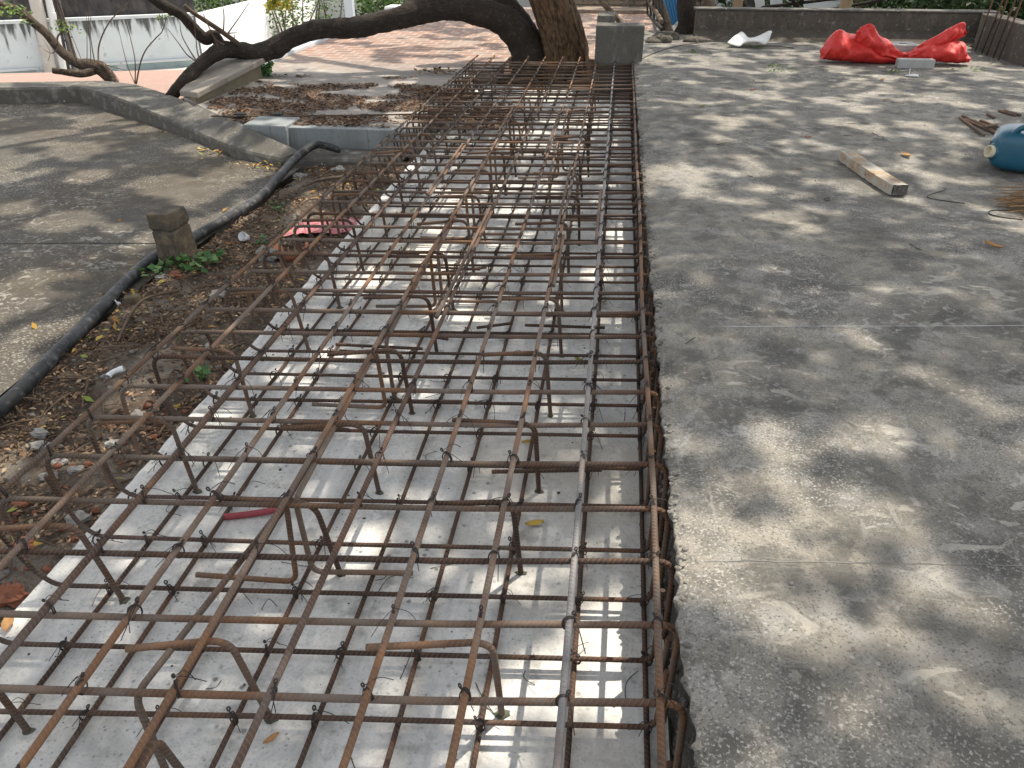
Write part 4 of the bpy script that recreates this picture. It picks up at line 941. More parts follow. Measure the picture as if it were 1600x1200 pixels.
def bush(name, label, spots, mat, size, n, stems=True, tilt=1.0):
    r0 = thing(name, label, 'shrub', tuple(spots[0][0] - Vector((0, 0, .5))))
    C = []
    for c, s in spots:
        k = int(n * s[0] * s[2] * 4)
        for _ in range(k):
            while True:
                d = Vector((rng.uniform(-1, 1), rng.uniform(-1, 1), rng.uniform(-1, 1)))
                if d.length < 1: break
            q = c + Vector((d.x * s[0], d.y * s[1], d.z * s[2]))
            if noise.noise(q * 4.2) < -.12: continue
            C.append(q)
    leafmesh('foliage', mat, C, rng.uniform(size * .6, size * 1.2, len(C)), rng, tilt=tilt, aspect=.5, parent=r0, fold=.12)
    if stems:
        b = MB()
        for c, s in spots:
            for k in range(5):
                p0 = c + Vector((jj(.2) * s[0], jj(.2), -s[2] - .3)); p2 = c + Vector((jj(.9) * s[0], jj(.5) * s[1], s[2] * .8))
                pp_, rr = spline([p0, p0.lerp(p2, .5) + Vector((jj(.08), jj(.08), 0)), p2], [.025, .018, .006], 4); b.tube(pp_, rr, 6)
        b.build('stems', M['bark_pale'], r0)
    return r0
V3 = Vector
bush('shrub', 'sunny green shrub behind the arching limb near the white wall end', [(atY(592, 12, 18), V3((.55, .5, .38))), (atY(640, 0, 18.4), V3((.5, .5, .35)))], M['foliage'], .11, 1500)
bush('shrub', 'thin twiggy shrub behind the pale sheets left of the arching limb', [(atY(470, 22, 17.6), V3((.6, .5, .55))), (atY(520, 25, 17.8), V3((.5, .5, .5))), (atY(440, 30, 17.2), V3((.35, .4, .5)))], M['foliage'], .085, 480)
bush('shrub', 'yellow tipped drooping foliage at the corner of the sunlit gable', [(atY(440, 4, 15.2), V3((.28, .2, .17))), (atY(425, 10, 15.1), V3((.12, .2, .2)))], M['foliage_yellow'], .10, 1600, stems=False)
bush('shrub', 'pale green hedge top above the parapet of the white building', [(atY(130 + 45 * k, -2, 19), V3((.6, .5, .28))) for k in range(6)], M['foliage'], .12, 900, stems=False)
bush('shrub', 'dark green shrub behind the corner of the parapet at the far right', [(atY(1555, 2, 12.2), V3((.6, .4, .25))), (atY(1610, 14, 11.8), V3((.5, .4, .3)))], M['foliage_dark'], .12, 1500, stems=False)
bush('shrub', 'dense dark shrub behind the middle of the parapet', [(atY(1400, -6, 13.4), V3((.9, .5, .3))), (atY(1470, -2, 13.4), V3((.7, .5, .28)))], M['foliage_dark'], .12, 1100, stems=False)
bush('shrub', 'small bright creeper at the end of the ochre dividing wall', [(atY(414, 108, 8.55), V3((.07, .07, .10))), (atY(420, 98, 8.55), V3((.04, .05, .06)))], M['weed'], .06, 7000, stems=False)
bush('shrub', 'sunlit green shrub beyond the end wall between the trunks', [(atY(905, -2, 18.5), V3((.8, .5, .3))), (atY(960, -8, 18.5), V3((.7, .4, .3)))], M['foliage'], .11, 900, stems=False)
bush('hedge', 'shaded hedge far behind the parapet', [(V3((1 + 1.5 * k, 16.5, .1)), V3((1.0, .5, .7))) for k in range(6)], M['foliage_dark'], .16, 420, stems=False)
b = MB(); b.box((-30, 20.0, -1.2), (9, 20.3, .55)); M['backwall'] = mk('backwall', (.40, .41, .41), [('noise', 1.5, .48, .66, (.28, .29, .28), .7)], .9)
tag(b.build('boundary_wall', M['backwall']), 'pale boundary wall far behind the shrubs', 'wall')

# ------------------------------------------------------------------ things on the roof slab
def sz(p): return slabz(p.x, p.y)
# red sack: folded tarpaulin sheet, two puffed wings gathered at the middle
def wing(b, prof, Yc_, seed, depth):
    """prof: (px, y_top, y_bot, lean) in the photo; becomes a puffed shape of real depth"""
    P0 = spline([V3((x, yt, yb)) for x, yt, yb, l in prof], n=7)
    D = spline([V3((d, 0, 0)) for d in depth], n=7)
    nv = 20; rings = []
    for i, (p, dd) in enumerate(zip(P0, D)):
        lo = atY(p.x, p.z, Yc_); hi = atY(p.x, p.y, Yc_ + .02)
        h = max(hi.z - lo.z, .01); dep = max(dd.x, .008); ring = []
        for k in range(nv):
            a = 2 * math.pi * k / nv
            sx_, cz = math.cos(a), math.sin(a)
            y = Yc_ + dep * .5 * sx_ * (1 - .25 * max(cz, 0)); z = lo.z + h * .5 * (1 + cz)
            q = V3((lo.x, y, z))
            f = noise.noise(V3((i * .16 + seed, k * .34, seed))) ; f2 = abs(noise.noise(V3((i * .3 + seed * 2, k * .5, 3)))) - .5 * max(0, .14 - abs(noise.noise(V3((i * .11 + k * .22, seed * 5, k * .1))))) / .14
            q += V3((.03 * f, -.05 * f * (1 if sx_ < 0 else .3) + .05 * f2, .018 * f))
            q.z = max(q.z, sz(q) + .004)
            ring.append(q)
        rings.append(ring)
    vs = [q for r_ in rings for q in r_]; fs = []
    for i in range(len(rings) - 1):
        for k in range(nv): fs.append((i * nv + k, i * nv + (k + 1) % nv, (i + 1) * nv + (k + 1) % nv, (i + 1) * nv + k))
    fs += [tuple(range(nv)), tuple(range(len(vs) - nv, len(vs)))]
    b.add(vs, fs, smooth=False)
b = MB()
wing(b, [(1281, 76, 92, 0), (1286, 66, 92, 0), (1298, 47, 94, 0), (1320, 51, 97, 0), (1345, 60, 99, 0), (1372, 74, 101, 0), (1395, 84, 101, 0), (1405, 88, 101, 0)], 8.98, 1, (.04, .18, .30, .34, .32, .26, .18, .1))
wing(b, [(1336, 48, 62, 0), (1342, 40, 70, 0), (1352, 38, 78, 0), (1368, 52, 88, 0), (1386, 67, 92, 0), (1404, 80, 90, 0), (1416, 83, 89, 0)], 8.90, 4, (.04, .12, .18, .18, .14, .1, .06))
wing(b, [(1400, 82, 96, 0), (1420, 80, 94, 0), (1440, 72, 94, 0), (1462, 68, 97, 0), (1482, 62, 98, 0), (1496, 66, 99, 0), (1504, 78, 98, 0), (1512, 88, 98, 0)], 8.92, 7, (.06, .1, .16, .24, .28, .24, .2, .1))
wing(b, [(1424, 78, 88, 0), (1440, 66, 80, 0), (1460, 54, 76, 0), (1480, 42, 70, 0), (1496, 34, 62, 0), (1504, 40, 58, 0), (1507, 48, 54, 0)], 8.98, 9, (.05, .1, .14, .16, .14, .1, .05))
rs = b.build('red_sack', M['red']); md = rs.modifiers.new('s', 'SUBSURF'); md.levels = 1; md.render_levels = 1
tag(rs, 'crumpled red plastic sack pinned down by grey concrete bricks', 'sack')
p0 = at(1402, 107, slabz(2.7, 8.6)); p1 = at(1455, 106, slabz(3, 8.6))
b = MB(); b.box((p0.x, p0.y, p0.z), (p1.x, p0.y + .10, p0.z + .085)); tag(b.build('paver_brick', M['paver'], bevel=.007), 'grey concrete brick lying in front of the red sack', 'brick')
b = MB(); p = at(1415, 84, ZS); x0, x1 = atY(1394, 72, 9.12).x, atY(1437, 72, 9.12).x
zz0, zz1 = ZS + .02, atY(1415, 70, 9.1).z; y0, y1 = 9.06, 9.36
# hollow block with a slot
b.box((x0, y0, zz0), (x1, y0 + .10, zz1)); b.box((x0, y1 - .10, zz0), (x1, y1, zz1)); b.box((x0, y0 + .102, zz0), (x0 + .10, y1 - .102, zz1 - .001)); b.box((x1 - .10, y0 + .102, zz0), (x1, y1 - .102, zz1 - .001)); b.box((x0 + .101, y0 + .101, zz0), (x1 - .101, y1 - .101, zz0 + .05))
tag(b.build('hollow_block', M['paver'], bevel=.004), 'hollow concrete block sitting behind the pinched middle of the red sack', 'block')

# white folded sheet
b = MB(); vs = []; fs = []; nv = 8
frt = [(1136, 67), (1145, 71), (1156, 72.5), (1163, 67), (1173, 65), (1185, 66), (1195, 69.5), (1201, 64), (1204, 56)]
bck = [(1154, 53), (1158, 50), (1163, 52.5), (1169, 59), (1178, 59), (1189, 54.5), (1198, 50), (1204, 48.5), (1206, 51)]
F_ = spline([atY(x, y, 9.88) for x, y in frt], n=4); B_ = spline([atY(x, y, 10.2) for x, y in bck], n=4); prof = F_
for i, (p, q) in enumerate(zip(F_, B_)):
    for k in range(nv):
        t = k / (nv - 1); v = p.lerp(q, t); v.z += .012 * math.sin(t * 3.1) + .006 * noise.noise(v * 9); vs.append(v)
vs = [V3((p.x, p.y, max(p.z, slabz(p.x, p.y) + .006))) for p in vs]
for i in range(len(prof) - 1):
    for k in range(nv - 1): fs.append((i * nv + k, i * nv + k + 1, (i + 1) * nv + k + 1, (i + 1) * nv + k))
b.add(vs, fs); o = b.build('white_sheet', M['whitepl']); md = o.modifiers.new('s', 'SOLIDIFY'); md.thickness = .004
tag(o, 'curled white plastic sheet lying near the parapet', 'sheet')

# wooden batten
wt_ = thing('wood_batten', 'short plaster stained wooden batten lying on the roof slab', 'timber', (1.47, 4.65, slabz(1.47, 4.65)))
a_ = at(1312, 243, slabz(1.36, 4.99) + .07); e_ = at(1394, 308, slabz(1.47, 4.24))
d_ = V3((e_.x - a_.x, e_.y - a_.y, 0)); ln = .79; d_.normalize(); n_ = V3((-d_.y, d_.x, 0))
nn = n_ if n_.x > 0 else -n_
zb_ = slabz(1.4, 4.6); st = at(1307, 254, zb_); en = at(1391, 308, zb_); st.z = en.z = 0
d_ = (en - st).normalized(); ln = (en - st).length; nn = V3((d_.y, -d_.x, 0)); nn = nn if nn.x > 0 else -nn
b = MB(); nseg = 24; vs = []; fs = []
w_b, h_b = .088, .058
for i in range(nseg + 1):
    c = st + d_ * (ln * i / nseg); z0 = slabz(c.x, c.y) + .006
    for (uu, vv) in ((0, 0), (.5, 0), (1, 0), (1, .5), (1, 1), (.66, 1), (.33, 1), (0, 1), (0, .5)):
        j = .004 * noise.noise(V3((i * .9, uu * 4, vv * 4))); chip = -.014 * max(0, noise.noise(V3((i * .45, uu * 2 + 4, 3)))) * (vv == 1) * (i < 9)
        p = c + nn * (w_b * uu + j); vs.append((p.x, p.y, z0 + h_b * vv + j + chip))
m = 9
for i in range(nseg):
    for k in range(m): fs.append((i * m + k, (i + 1) * m + k, (i + 1) * m + (k + 1) % m, i * m + (k + 1) % m))
fs.append(tuple(range(m))); b.add(vs, fs, smooth=False); b.build('body', M['wood'], wt_, bevel=.003)
c = st + d_ * (ln + .0005); z0 = slabz(c.x, c.y) + .006; b = MB(); vs = []; 
q = [c + nn * .004, c + nn * (w_b - .004)]
g_ = MB(); vs = []; fs = []
for i in range(9):
    for k in range(7):
        p = q[0].lerp(q[1], i / 8) + d_ * (.004 + .012 * noise.noise(V3((i * .8, k * .8, 5))) * (0 < i < 8) * (0 < k < 6)); vs.append((p.x, p.y, z0 + .003 + (h_b - .006) * k / 6))
fs = [(i * 7 + k, (i + 1) * 7 + k, (i + 1) * 7 + k + 1, i * 7 + k + 1) for i in range(8) for k in range(6)]
g_.add(vs, fs, smooth=False); g_.build('broken_end', M['woodend'], wt_)

# jerrycan
jc = thing('jerrycan', 'blue plastic jerrycan lying on its side at the right edge', 'jerrycan', (2.45, 5.0, slabz(2.45, 5)))
jr = Matrix.Rotation(R(-20), 3, 'Z'); jo = V3((2.50, 5.02, slabz(2.45, 5)))
def jw(p): return jo + jr @ V3(p)
b = MB(); vs = []; fs = []; n1, n2 = 26, 36
for i in range(n1 + 1):
    u = -1 + 2 * i / n1      # along the can
    ax = u * .25
    r_end = (1 - abs(u) ** 5.0) ** (1 / 2.6) if abs(u) < 1 else 0
    for k in range(n2):
        a = 2 * math.pi * k / n2; ca, sa = math.cos(a), math.sin(a)
        pw = .5
        y = math.copysign(abs(ca) ** pw, ca) * .165; z = math.copysign(abs(sa) ** pw, sa) * .122
        rr = max(r_end, .02)
        p = V3((ax, y * (.25 + .75 * rr) if rr > .05 else y * .2, .124 + z * (.2 + .8 * rr) if rr > .05 else .124 + z * .2))
        # grip recess on the upper side near the top end
        if -.16 < ax < .04 and z > -.02: 
            w = math.exp(-((ax + .06) / .045) ** 2) * math.exp(-((y + .085) / .035) ** 2); p.z -= .045 * w; p.y += .02 * w
        vs.append(jw(p))
for i in range(n1):
    for k in range(n2): fs.append((i * n2 + k, i * n2 + (k + 1) % n2, (i + 1) * n2 + (k + 1) % n2, (i + 1) * n2 + k))
fs += [tuple(range(n2)), tuple(range(n1 * n2, (n1 + 1) * n2))]
b.add(vs, fs); b.build('body', M['blue'], jc)
hb = MB(); hb.tube([jw(p) for p in spline([(-.17, -.10, .20), (-.12, -.125, .262), (-.03, -.13, .268), (.05, -.12, .235)], n=5)], .017, 10); hb.build('handle', M['blue'], jc)
sp = jw((-.238, -.112, .110)); ax_ = (jr @ V3((-.80, -.62, .10))).normalized()
b = MB(); b.lathe(sp - ax_ * .03, [(.052, 0), (.05, .02), (.043, .034), (.036, .036)], 20, ax_); b.build('neck', M['blue'], jc)
b = MB(); b.lathe(sp, [(.036, -.01), (.036, .022), (.034, .026), (.027, .026), (.026, .0), (.0, -.002)], 20, ax_); b.build('spout', M['cream'], jc)

# rebar offcuts
offc = [((1500, 184), (1538, 211), 'rusty rebar offcut set apart at the near side of the pile'), ((1504, 181), (1562, 209), 'rusty rebar offcut at the left of the pile beside the jerrycan'), ((1508, 187), (1566, 212), 'rusty rebar offcut second from the left in the pile'),
        ((1522, 189), (1575, 210), 'rusty rebar offcut in the middle of the pile'), ((1532, 188), (1580, 206), 'rusty rebar offcut at the far side of the pile, the longest'), ((1538, 198), (1558, 195), 'short rusty offcut lying across the pile'),
        ((1543, 178), (1554, 184), 'tiny rusty offcut lying alone beyond the pile'), ((1561, 173), (1587, 180), 'rusty offcut of the far pair, the nearer one'), ((1569, 173), (1595, 180), 'rusty offcut of the far pair, the farther one')]
for i, (p, q, lab) in enumerate(offc):
    zz = slabz(2.6, 6) + (.011 if i != 5 else .03)
    b = MB(); b.tube(subdiv([at(*p, zz), at(*q, zz)], .1), .010, 8); tag(b.build('rebar_offcut', M['rust']), lab, 'rebar offcut', 'rebar offcuts on the roof slab')

# coconut broom
br_ = thing('broom', 'stiff stick broom poking in at the right edge of the roof slab', 'broom', (2.5, 4.3, slabz(2.4, 4.3)))
b = MB(); r_ = random.Random(3); root = V3((2.58, 4.22, slabz(2.6, 4.2) + .05))
for k in range(150):
    e = V3((2.00 + r_.random() * .17, 4.26 + r_.gauss(0, .085), slabz(2.3, 4.3) + .004 + r_.random() ** 2 * .09)); s = root + V3((0, r_.gauss(0, .025), r_.gauss(0, .02)))
    b.tube(spline([s, s.lerp(e, .55) + V3((0, 0, r_.uniform(.0, .03))), e], n=3), .0013, 4, caps=False)
b.build('bristles', M['bristle'], br_)
b = MB(); b.tube([root + V3((-.02, 0, 0)), root + V3((.10, -.01, 0))], .04, 12); b.build('binding', M['bristle'], br_)
b = MB(); b.tube([root + V3((.1, -.01, 0)), root + V3((1.0, -.1, .05))], .016, 10); b.build('handle', M['postwood'], br_)

# starter bars at the far right
for k, (bx, by, tx, ty) in enumerate(((1556, 84, 1580, -10), (1562, 88, 1587, -10), (1571, 91, 1590, -10), (1574, 92, 1599, -10), (1583, 95, 1604, -10))):
    p = V3((3.955 + .008 * (k % 2), 9.95 - .16 * k, slabz(3.95, 9.5) - .01)); b = MB(); b.tube([p, p + V3((.10 + jj(.03), .05, .95))], .0095, 7)
    tag(b.build('starter_bar', M['rust_dark']), 'thin rusty starter bar leaning upright before the dark wall stub', 'rebar', 'starter bars at the right edge')

# bent wires and a ring on the slab
def wire(name, pix, z_off, r, label, cat='wire'):
    pts = [at(x, y, ZS) for x, y in pix]; pts = spline([V3((p.x, p.y, slabz(p.x, p.y) + z_off + r)) for p in pts], n=6)
    b = MB(); b.tube(pts, r, 6); return tag(b.build(name, M['wire']), label, cat)
wire('bent_wire', [(1510, 309), (1490, 306), (1470, 303), (1451, 298), (1462, 292), (1476, 288), (1482, 285)], .001, .0022, 'black bent wire near the stick broom')
wire('wire_ring', [(1292, 305), (1298, 304), (1297, 300), (1290, 302), (1291, 305)], .001, .0018, 'tiny black wire ring left of the batten')
wire('wire_loop', [(1600, 338), (1570, 334), (1549, 328), (1550, 322), (1570, 321), (1590, 322)], .001, .0028, 'dark wire loop under the stick broom')
wire('long_wire', [(1240, 76), (1215, 73), (1190, 73)], .001, .004, 'thin cord lying between the white sheet and the sack', 'cord')
wire('slab_wire', [(1000, 92), (1020, 84), (1045, 76), (1075, 70), (1110, 66), (1136, 66)], .002, .004, 'thin dark cord from the square upstand to the white sheet', 'cord')

def curled_leaf(p, s, az, mat, name, label, cat='leaf', curl=.25, group=None):
    b = MB(); vs = []; fs = []; n, m = 8, 4
    for i in range(n + 1):
        t = i / n; w = math.sin(math.pi * min(1, t * .94 + .03)) ** .8 * .42
        for k in range(m + 1):
            q = -1 + 2 * k / m; x = (t - .5) * s; y = q * w * s * .5
            z = .006 + curl * s * (abs(q) ** 1.6 * .4 + (t - .5) ** 2 * .8) + .04 * s * noise.noise(V3((t * 3, q * 2, s * 90)))
            vs.append(V3((p.x + x * math.cos(az) - y * math.sin(az), p.y + x * math.sin(az) + y * math.cos(az), p.z + max(z, .003))))
    for i in range(n):
        for k in range(m): fs.append((i * (m + 1) + k, i * (m + 1) + k + 1, (i + 1) * (m + 1) + k + 1, (i + 1) * (m + 1) + k))
    b.add(vs, fs); return tag(b.build(name, mat), label, cat, group)
M['leaf_tan'] = mk('leaf_tan', (.40, .23, .10), [('noise', 60, .5, .7, (.28, .15, .07), .7)], .75)
M['leaf_yellow'] = mk('leaf_yellow', (.42, .30, .06), [('noise', 60, .5, .7, (.3, .2, .04), .7)], .65)
M['leaf_olive'] = mk('leaf_olive', (.23, .24, .05), [('noise', 60, .5, .7, (.33, .28, .06), .7)], .65)
M['leaf_red'] = mk('leaf_red', (.22, .06, .03), rough=.7)
for (x, y, s, mt, lab) in ((1416, 240, .10, 'leaf_tan', 'curled tan leaf between the batten and the jerrycan'), (1551, 384, .09, 'leaf_tan', 'flat tan leaf near the right edge below the broom'), (1098, 167, .07, 'leaf_olive', 'olive leaf on the left part of the slab before the white sheet'), (1384, 158, .05, 'leaf_yellow', 'yellow speck of leaf before the red sack'),
                           (1262, 215, .05, 'leaf_red', 'dark red leaf to the left of the batten'), (1251, 258, .03, 'leaf_red', 'tiny red leaf left of the batten end'), (1378, 127, .09, 'leaf_tan', 'pale tan leaf before the bricks'), (1176, 141, .06, 'leaf_red', 'brown leaf on the slab before the white sheet')):
    p = at(x, y, ZS); p.z = sz(p); curled_leaf(p, s, rnd.uniform(0, 3), M[mt], 'fallen_leaf', lab)
for (x, y, s, mt, lab) in ((826, 694, .05, 'leaf_yellow', 'yellow leaf leaning on a chair foot on the pale base'), (928, 617, .05, 'leaf_tan', 'orange leaf by the steel grey bar on the pale base'), (648, 614, .05, 'leaf_olive', 'narrow olive leaf under the middle bars'), (694, 527, .06, 'leaf_olive', 'olive leaf lying under a short bar'), (944, 474, .035, 'leaf_olive', 'small green leaf near the right side of the base'),
                           (905, 567, .06, 'leaf_olive', 'pale green leaf beside the steel grey bar'), (975, 322, .05, 'leaf_yellow', 'yellow leaf on the base far up the right side'), (835, 822, .06, 'leaf_yellow', 'long yellow leaf right of the nearest chairs'), (425, 1158, .04, 'leaf_tan', 'small tan leaf on the base at the bottom'), (645, 331, .06, 'leaf_olive', 'bright green leaf on the bars left of centre'), (15, 978, .07, 'leaf_tan', 'dry leaf on the base at the left edge')):
    p = at(x, y, 0); p.z = bz(p.x, p.y) + .001; curled_leaf(p, s, rnd.uniform(0, 3), M[mt], 'fallen_leaf', lab)
# white plastic scrap
b = MB(); p = at(1425, 120, ZS); p.z = sz(p); b.blob(p + V3((0, 0, .01)), (.06, .04, .012), seed=4, amp=.6, n=6); b.tube([p + V3((-.03, 0, 0)), p + V3((-.03, .01, .07))], .004, 6); tag(b.build('plastic_scrap', M['whitepl']), 'white plastic scrap in front of the grey brick', 'scrap')
# green sprigs on the slab: small litter
C = []
for (x, y, n, s) in ((1140, 71, 18, .10), (1085, 82, 26, .06), (1210, 104, 26, .06), (1222, 112, 16, .08), (1392, 113, 30, .05), (1522, 110, 26, .06), (1290, 52, 30, .14), (1182, 74, 24, .05), (1215, 60, 40, .12), (1400, 50, 30, .25), (1350, 55, 30, .2)):
    p = at(x, y, ZS)
    for _ in range(n): q = p + V3((rng.normal(0, s), rng.normal(0, s), 0)); C.append((q.x, q.y, slabz(q.x, q.y) + .006 + .012 * rng.random()))
tag(leafmesh('leaf_sprigs', M['greenbit'], C, rng.uniform(.02, .05, len(C)), rng, tilt=.5), 'small green sprigs scattered on the roof slab', kind='stuff')
# grit on the slab
b = MB(); r_ = random.Random(5)
for k in range(420):
    x = r_.uniform(.25, 3.4); y = r_.uniform(.5, 8); s = r_.choice((.002, .003, .003, .004, .006)); b.blob((x, y, slabz(x, y) + s * .4), (s, s * r_.uniform(.6, 1), s * .7), seed=k, n=3, amp=.4)
tag(b.build('grit', M['stone']), 'loose grit on the roof slab', kind='stuff')
b = MB()
for k in range(26):
    x = r_.uniform(.3, 3.4); y = r_.uniform(1.5, 9.5); a = r_.uniform(0, 6.3); l = r_.uniform(.03, .12)
    p = V3((x, y, 0)); q = V3((x + math.cos(a) * l, y + math.sin(a) * l, 0)); mm = p.lerp(q, .5) + V3((r_.uniform(-.01, .01), r_.uniform(-.01, .01), 0))
    b.tube(spline([V3((v.x, v.y, slabz(v.x, v.y) + .003)) for v in (p, mm, q)], n=3), .0016, 5)
tag(b.build('slab_twigs', M['twig']), 'thin twigs scattered on the roof slab', kind='stuff')

# ------------------------------------------------------------------ things on the base
b = MB(); b.tube(spline([at(349, 808, .012), at(400, 802, .014), at(450, 793, .03)], n=6), .0105, 12, caps=False); b.tube(spline([at(349, 808, .012), at(400, 802, .014), at(450, 793, .03)], n=6), .008, 12, caps=False)
tag(b.build('conduit_piece', M['conduit']), 'short piece of dark red plastic conduit lying under the bars', 'pipe')
b = MB(); r_ = random.Random(9)
for k in range(46):
    x = r_.uniform(-1.35, .15); y = r_.uniform(.75, 5.5); a = r_.uniform(0, 6.3); l = r_.uniform(.03, .11); c = r_.uniform(-.03, .03)
    pts = [V3((x, y, .003)), V3((x + math.cos(a) * l * .5 - math.sin(a) * c, y + math.sin(a) * l * .5 + math.cos(a) * c, .005 + abs(c) * .3)), V3((x + math.cos(a) * l, y + math.sin(a) * l, .003))]
    b.tube(spline(pts, n=4), .0012, 4)
tag(b.build('wire_scraps', M['wire']), 'snipped tie wire scattered on the pale base', kind='stuff')
b = MB()
for k in range(220):
    x = r_.uniform(-1.48, .2); y = r_.uniform(.7, 6); s = r_.choice((.002, .003, .004, .006)); b.blob((x, y, bz(x, y) + s * .3), (s, s * r_.uniform(.5, 1), s * .5), seed=k, n=3, amp=.4)
tag(b.build('crumbs', M['block']), 'dark crumbs of concrete on the pale base', kind='stuff')

# ------------------------------------------------------------------ soil strip: litter, stones, rubbish
n = 26000
X = rng.uniform(-2.36, -1.38, n); Y = np.where(rng.random(n) < .72, rng.uniform(.6, 4.2, n), rng.uniform(4.2, 6.2, n))
C = []
for x, y in zip(X, Y):
    if nz(x, y, 2.4, 50) > .12 and rng.random() < .85: continue
    if x > xe(y) - .01: continue
    C.append((x, y, soilz(x, y) + .002 + .012 * rng.random()))
tag(leafmesh('leaf_litter', M['litter'], C, rng.uniform(.010, .034, len(C)), rng, tilt=.38, aspect=.42, fold=.1), 'brown leaf litter covering the soil strip', kind='stuff')
C = [(x, y, soilz(x, y) + .012) for x, y in zip(rng.uniform(-2.34, -1.56, 90), rng.uniform(.7, 6, 90))]
for px_, py_, k in ((205, 470, 12), (190, 520, 8), (150, 535, 10), (100, 560, 6), (225, 440, 10)):
    p = at(px_, py_, -.03); C += [(p.x + rng.normal(0, .05), p.y + rng.normal(0, .05), .0) for _ in range(k)]
tag(leafmesh('yellow_leaves', M['yellowleaf'], C, rng.uniform(.025, .06, len(C)), rng, tilt=.35, aspect=.42, fold=.1), 'scattered yellow leaves on the soil strip and hose side', kind='stuff')
b = MB(); r_ = random.Random(21)
for k in range(520):
    far = r_.random() < .45
    x = r_.uniform(-2.32, -1.56); y = r_.uniform(3.4, 6.1) if far else r_.uniform(.7, 3.6); a = r_.uniform(0, 6.3); l = r_.uniform(.03, .16)
    x2, y2 = min(x + math.cos(a) * l, -1.55), y + math.sin(a) * l; mx_, my_ = (x + x2) / 2 + r_.uniform(-.015, .015), (y + y2) / 2 + r_.uniform(-.015, .015)
    b.tube(spline([(x, y, soilz(x, y) + .006 + r_.random() * .015), (mx_, my_, soilz(mx_, my_) + .012 + r_.random() * .02), (x2, y2, soilz(x2, y2) + .006)], n=3), r_.choice((.0015, .002, .003, .0045)), 5)
tag(b.build('twig_litter', M['twig']), 'small broken twigs on the soil strip', kind='stuff')
b = MB()
for k in range(420):
    x = r_.uniform(-2.34, -1.55); y = r_.uniform(.6, 5.9); s = r_.choice((.004, .005, .007, .010, .014)); b.blob((x, y, soilz(x, y) + s * .3), (s, s * r_.uniform(.6, 1), s * .65), seed=k, n=4, amp=.5)
tag(b.build('gravel', M['stone']), 'pale grit and small stones in the soil strip', kind='stuff')
b = MB()
for k in range(110):
    x = r_.uniform(-1.9, -1.55); y = r_.uniform(.6, 2.6); s = r_.choice((.006, .008, .012, .018)); b.blob((x, y, soilz(x, y) + s * .3), (s, s * r_.uniform(.6, 1), s * .65), seed=k + 50, n=4, amp=.5)
tag(b.build('brick_chips', M['redstone']), 'chips of red brick along the edge of the pale base', kind='stuff')
stones = [(14, 935, .055, 'redstone', 'large red brick lump at the left edge beside the base'), (62, 696, .035, 'stone', 'pale grey stone left of the second bar'), (90, 716, .032, 'stone', 'grey stone under the outer bar'), (118, 730, .028, 'stone', 'grey stone right of its neighbour under the outer bar'),
          (76, 745, .03, 'stone', 'low grey stone below the pair of grey ones'), (62, 677, .03, 'stone', 'flat pale stone beside the litter left of the cage'), (275, 440, .04, 'redstone', 'dark reddish stone by the weed and the pier'), (310, 388, .035, 'stone', 'grey stone right of the broken pier'), (255, 445, .03, 'stone', 'small grey stone among the weed'),
          (330, 540, .03, 'stone', 'grey stone at the foot of the side bars'), (345, 470, .045, 'stone', 'flat grey stone under the side bars'), (420, 405, .07, 'stone', 'large flat pale stone beside the broken clay pot'), (470, 275, .05, 'stone', 'stone near the end of the hose'), (530, 270, .05, 'stone', 'stone at the foot of the curb end'), (35, 790, .03, 'redstone', 'brick bit low at the left edge'), (40, 860, .035, 'redstone', 'brick bit below the bent side bar'), (175, 690, .035, 'stone', 'pale flat stone inside the side bars'), (215, 645, .03, 'stone', 'pale stone inside the side bars by the sprout'), (120, 812, .04, 'stone', 'flat stone at the edge of the base')]
for i, (x, y, s, mt, lab) in enumerate(stones):
    p = at(x, y, -.04); b = MB(); b.blob((p.x, p.y, soilz(p.x, p.y) + s * .3), (s, s * .75, s * .55), seed=i + 200, amp=.55, n=8, fq=1.9)
    for f in range(len(b.sm)): b.sm[f] = False
    tag(b.build('stone', M[mt]), lab, 'stone')
# pvc elbow
p = at(180, 586, -.03); p.z = soilz(p.x, p.y) + .016
b = MB(); pts = spline([p + V3((-.012, -.032, 0)), p + V3((-.014, -.008, .002)), p + V3((-.002, .012, .006)), p + V3((.028, .026, .012))], n=6); b.tube(pts, .0115, 14, caps=False); b.tube(pts, .009, 14, caps=False); b.tube(pts[:5], .0135, 14, caps=False); b.tube(pts[-5:], .0135, 14, caps=False)
tag(b.build('pipe_elbow', M['pvc']), 'small white plastic pipe elbow lying on the leaf litter', 'pipe elbow')
# white cup and shard
p = at(384, 379, -.04); p.z = soilz(p.x, p.y) + .03
b = MB(); b.lathe(p, [(0, -.025), (.02, -.025), (.028, .025), (.026, .025), (.018, -.02), (0, -.02)], 18, V3((-.2, -.9, .55))); tag(b.build('plastic_cup', M['pvc']), 'small white plastic cup tipped over among the twigs', 'cup')
p = at(186, 482, -.03); b = MB(); vs = []; fs = []
for i in range(9):
    a = R(200 + 75 * i / 8)
    for r0, z in ((.04, .05), (.028, .0)): vs.append((p.x + r0 * math.cos(a) + .02, p.y + r0 * math.sin(a) + .03, soilz(p.x, p.y) + .002 + z))
fs = [(2 * i, 2 * i + 2, 2 * i + 3, 2 * i + 1) for i in range(8)]; b.add(vs, fs); o = b.build('cup_shard', M['pvc']); md = o.modifiers.new('s', 'SOLIDIFY'); md.thickness = .003; tag(o, 'broken white cup shard beside the hose', 'shard')
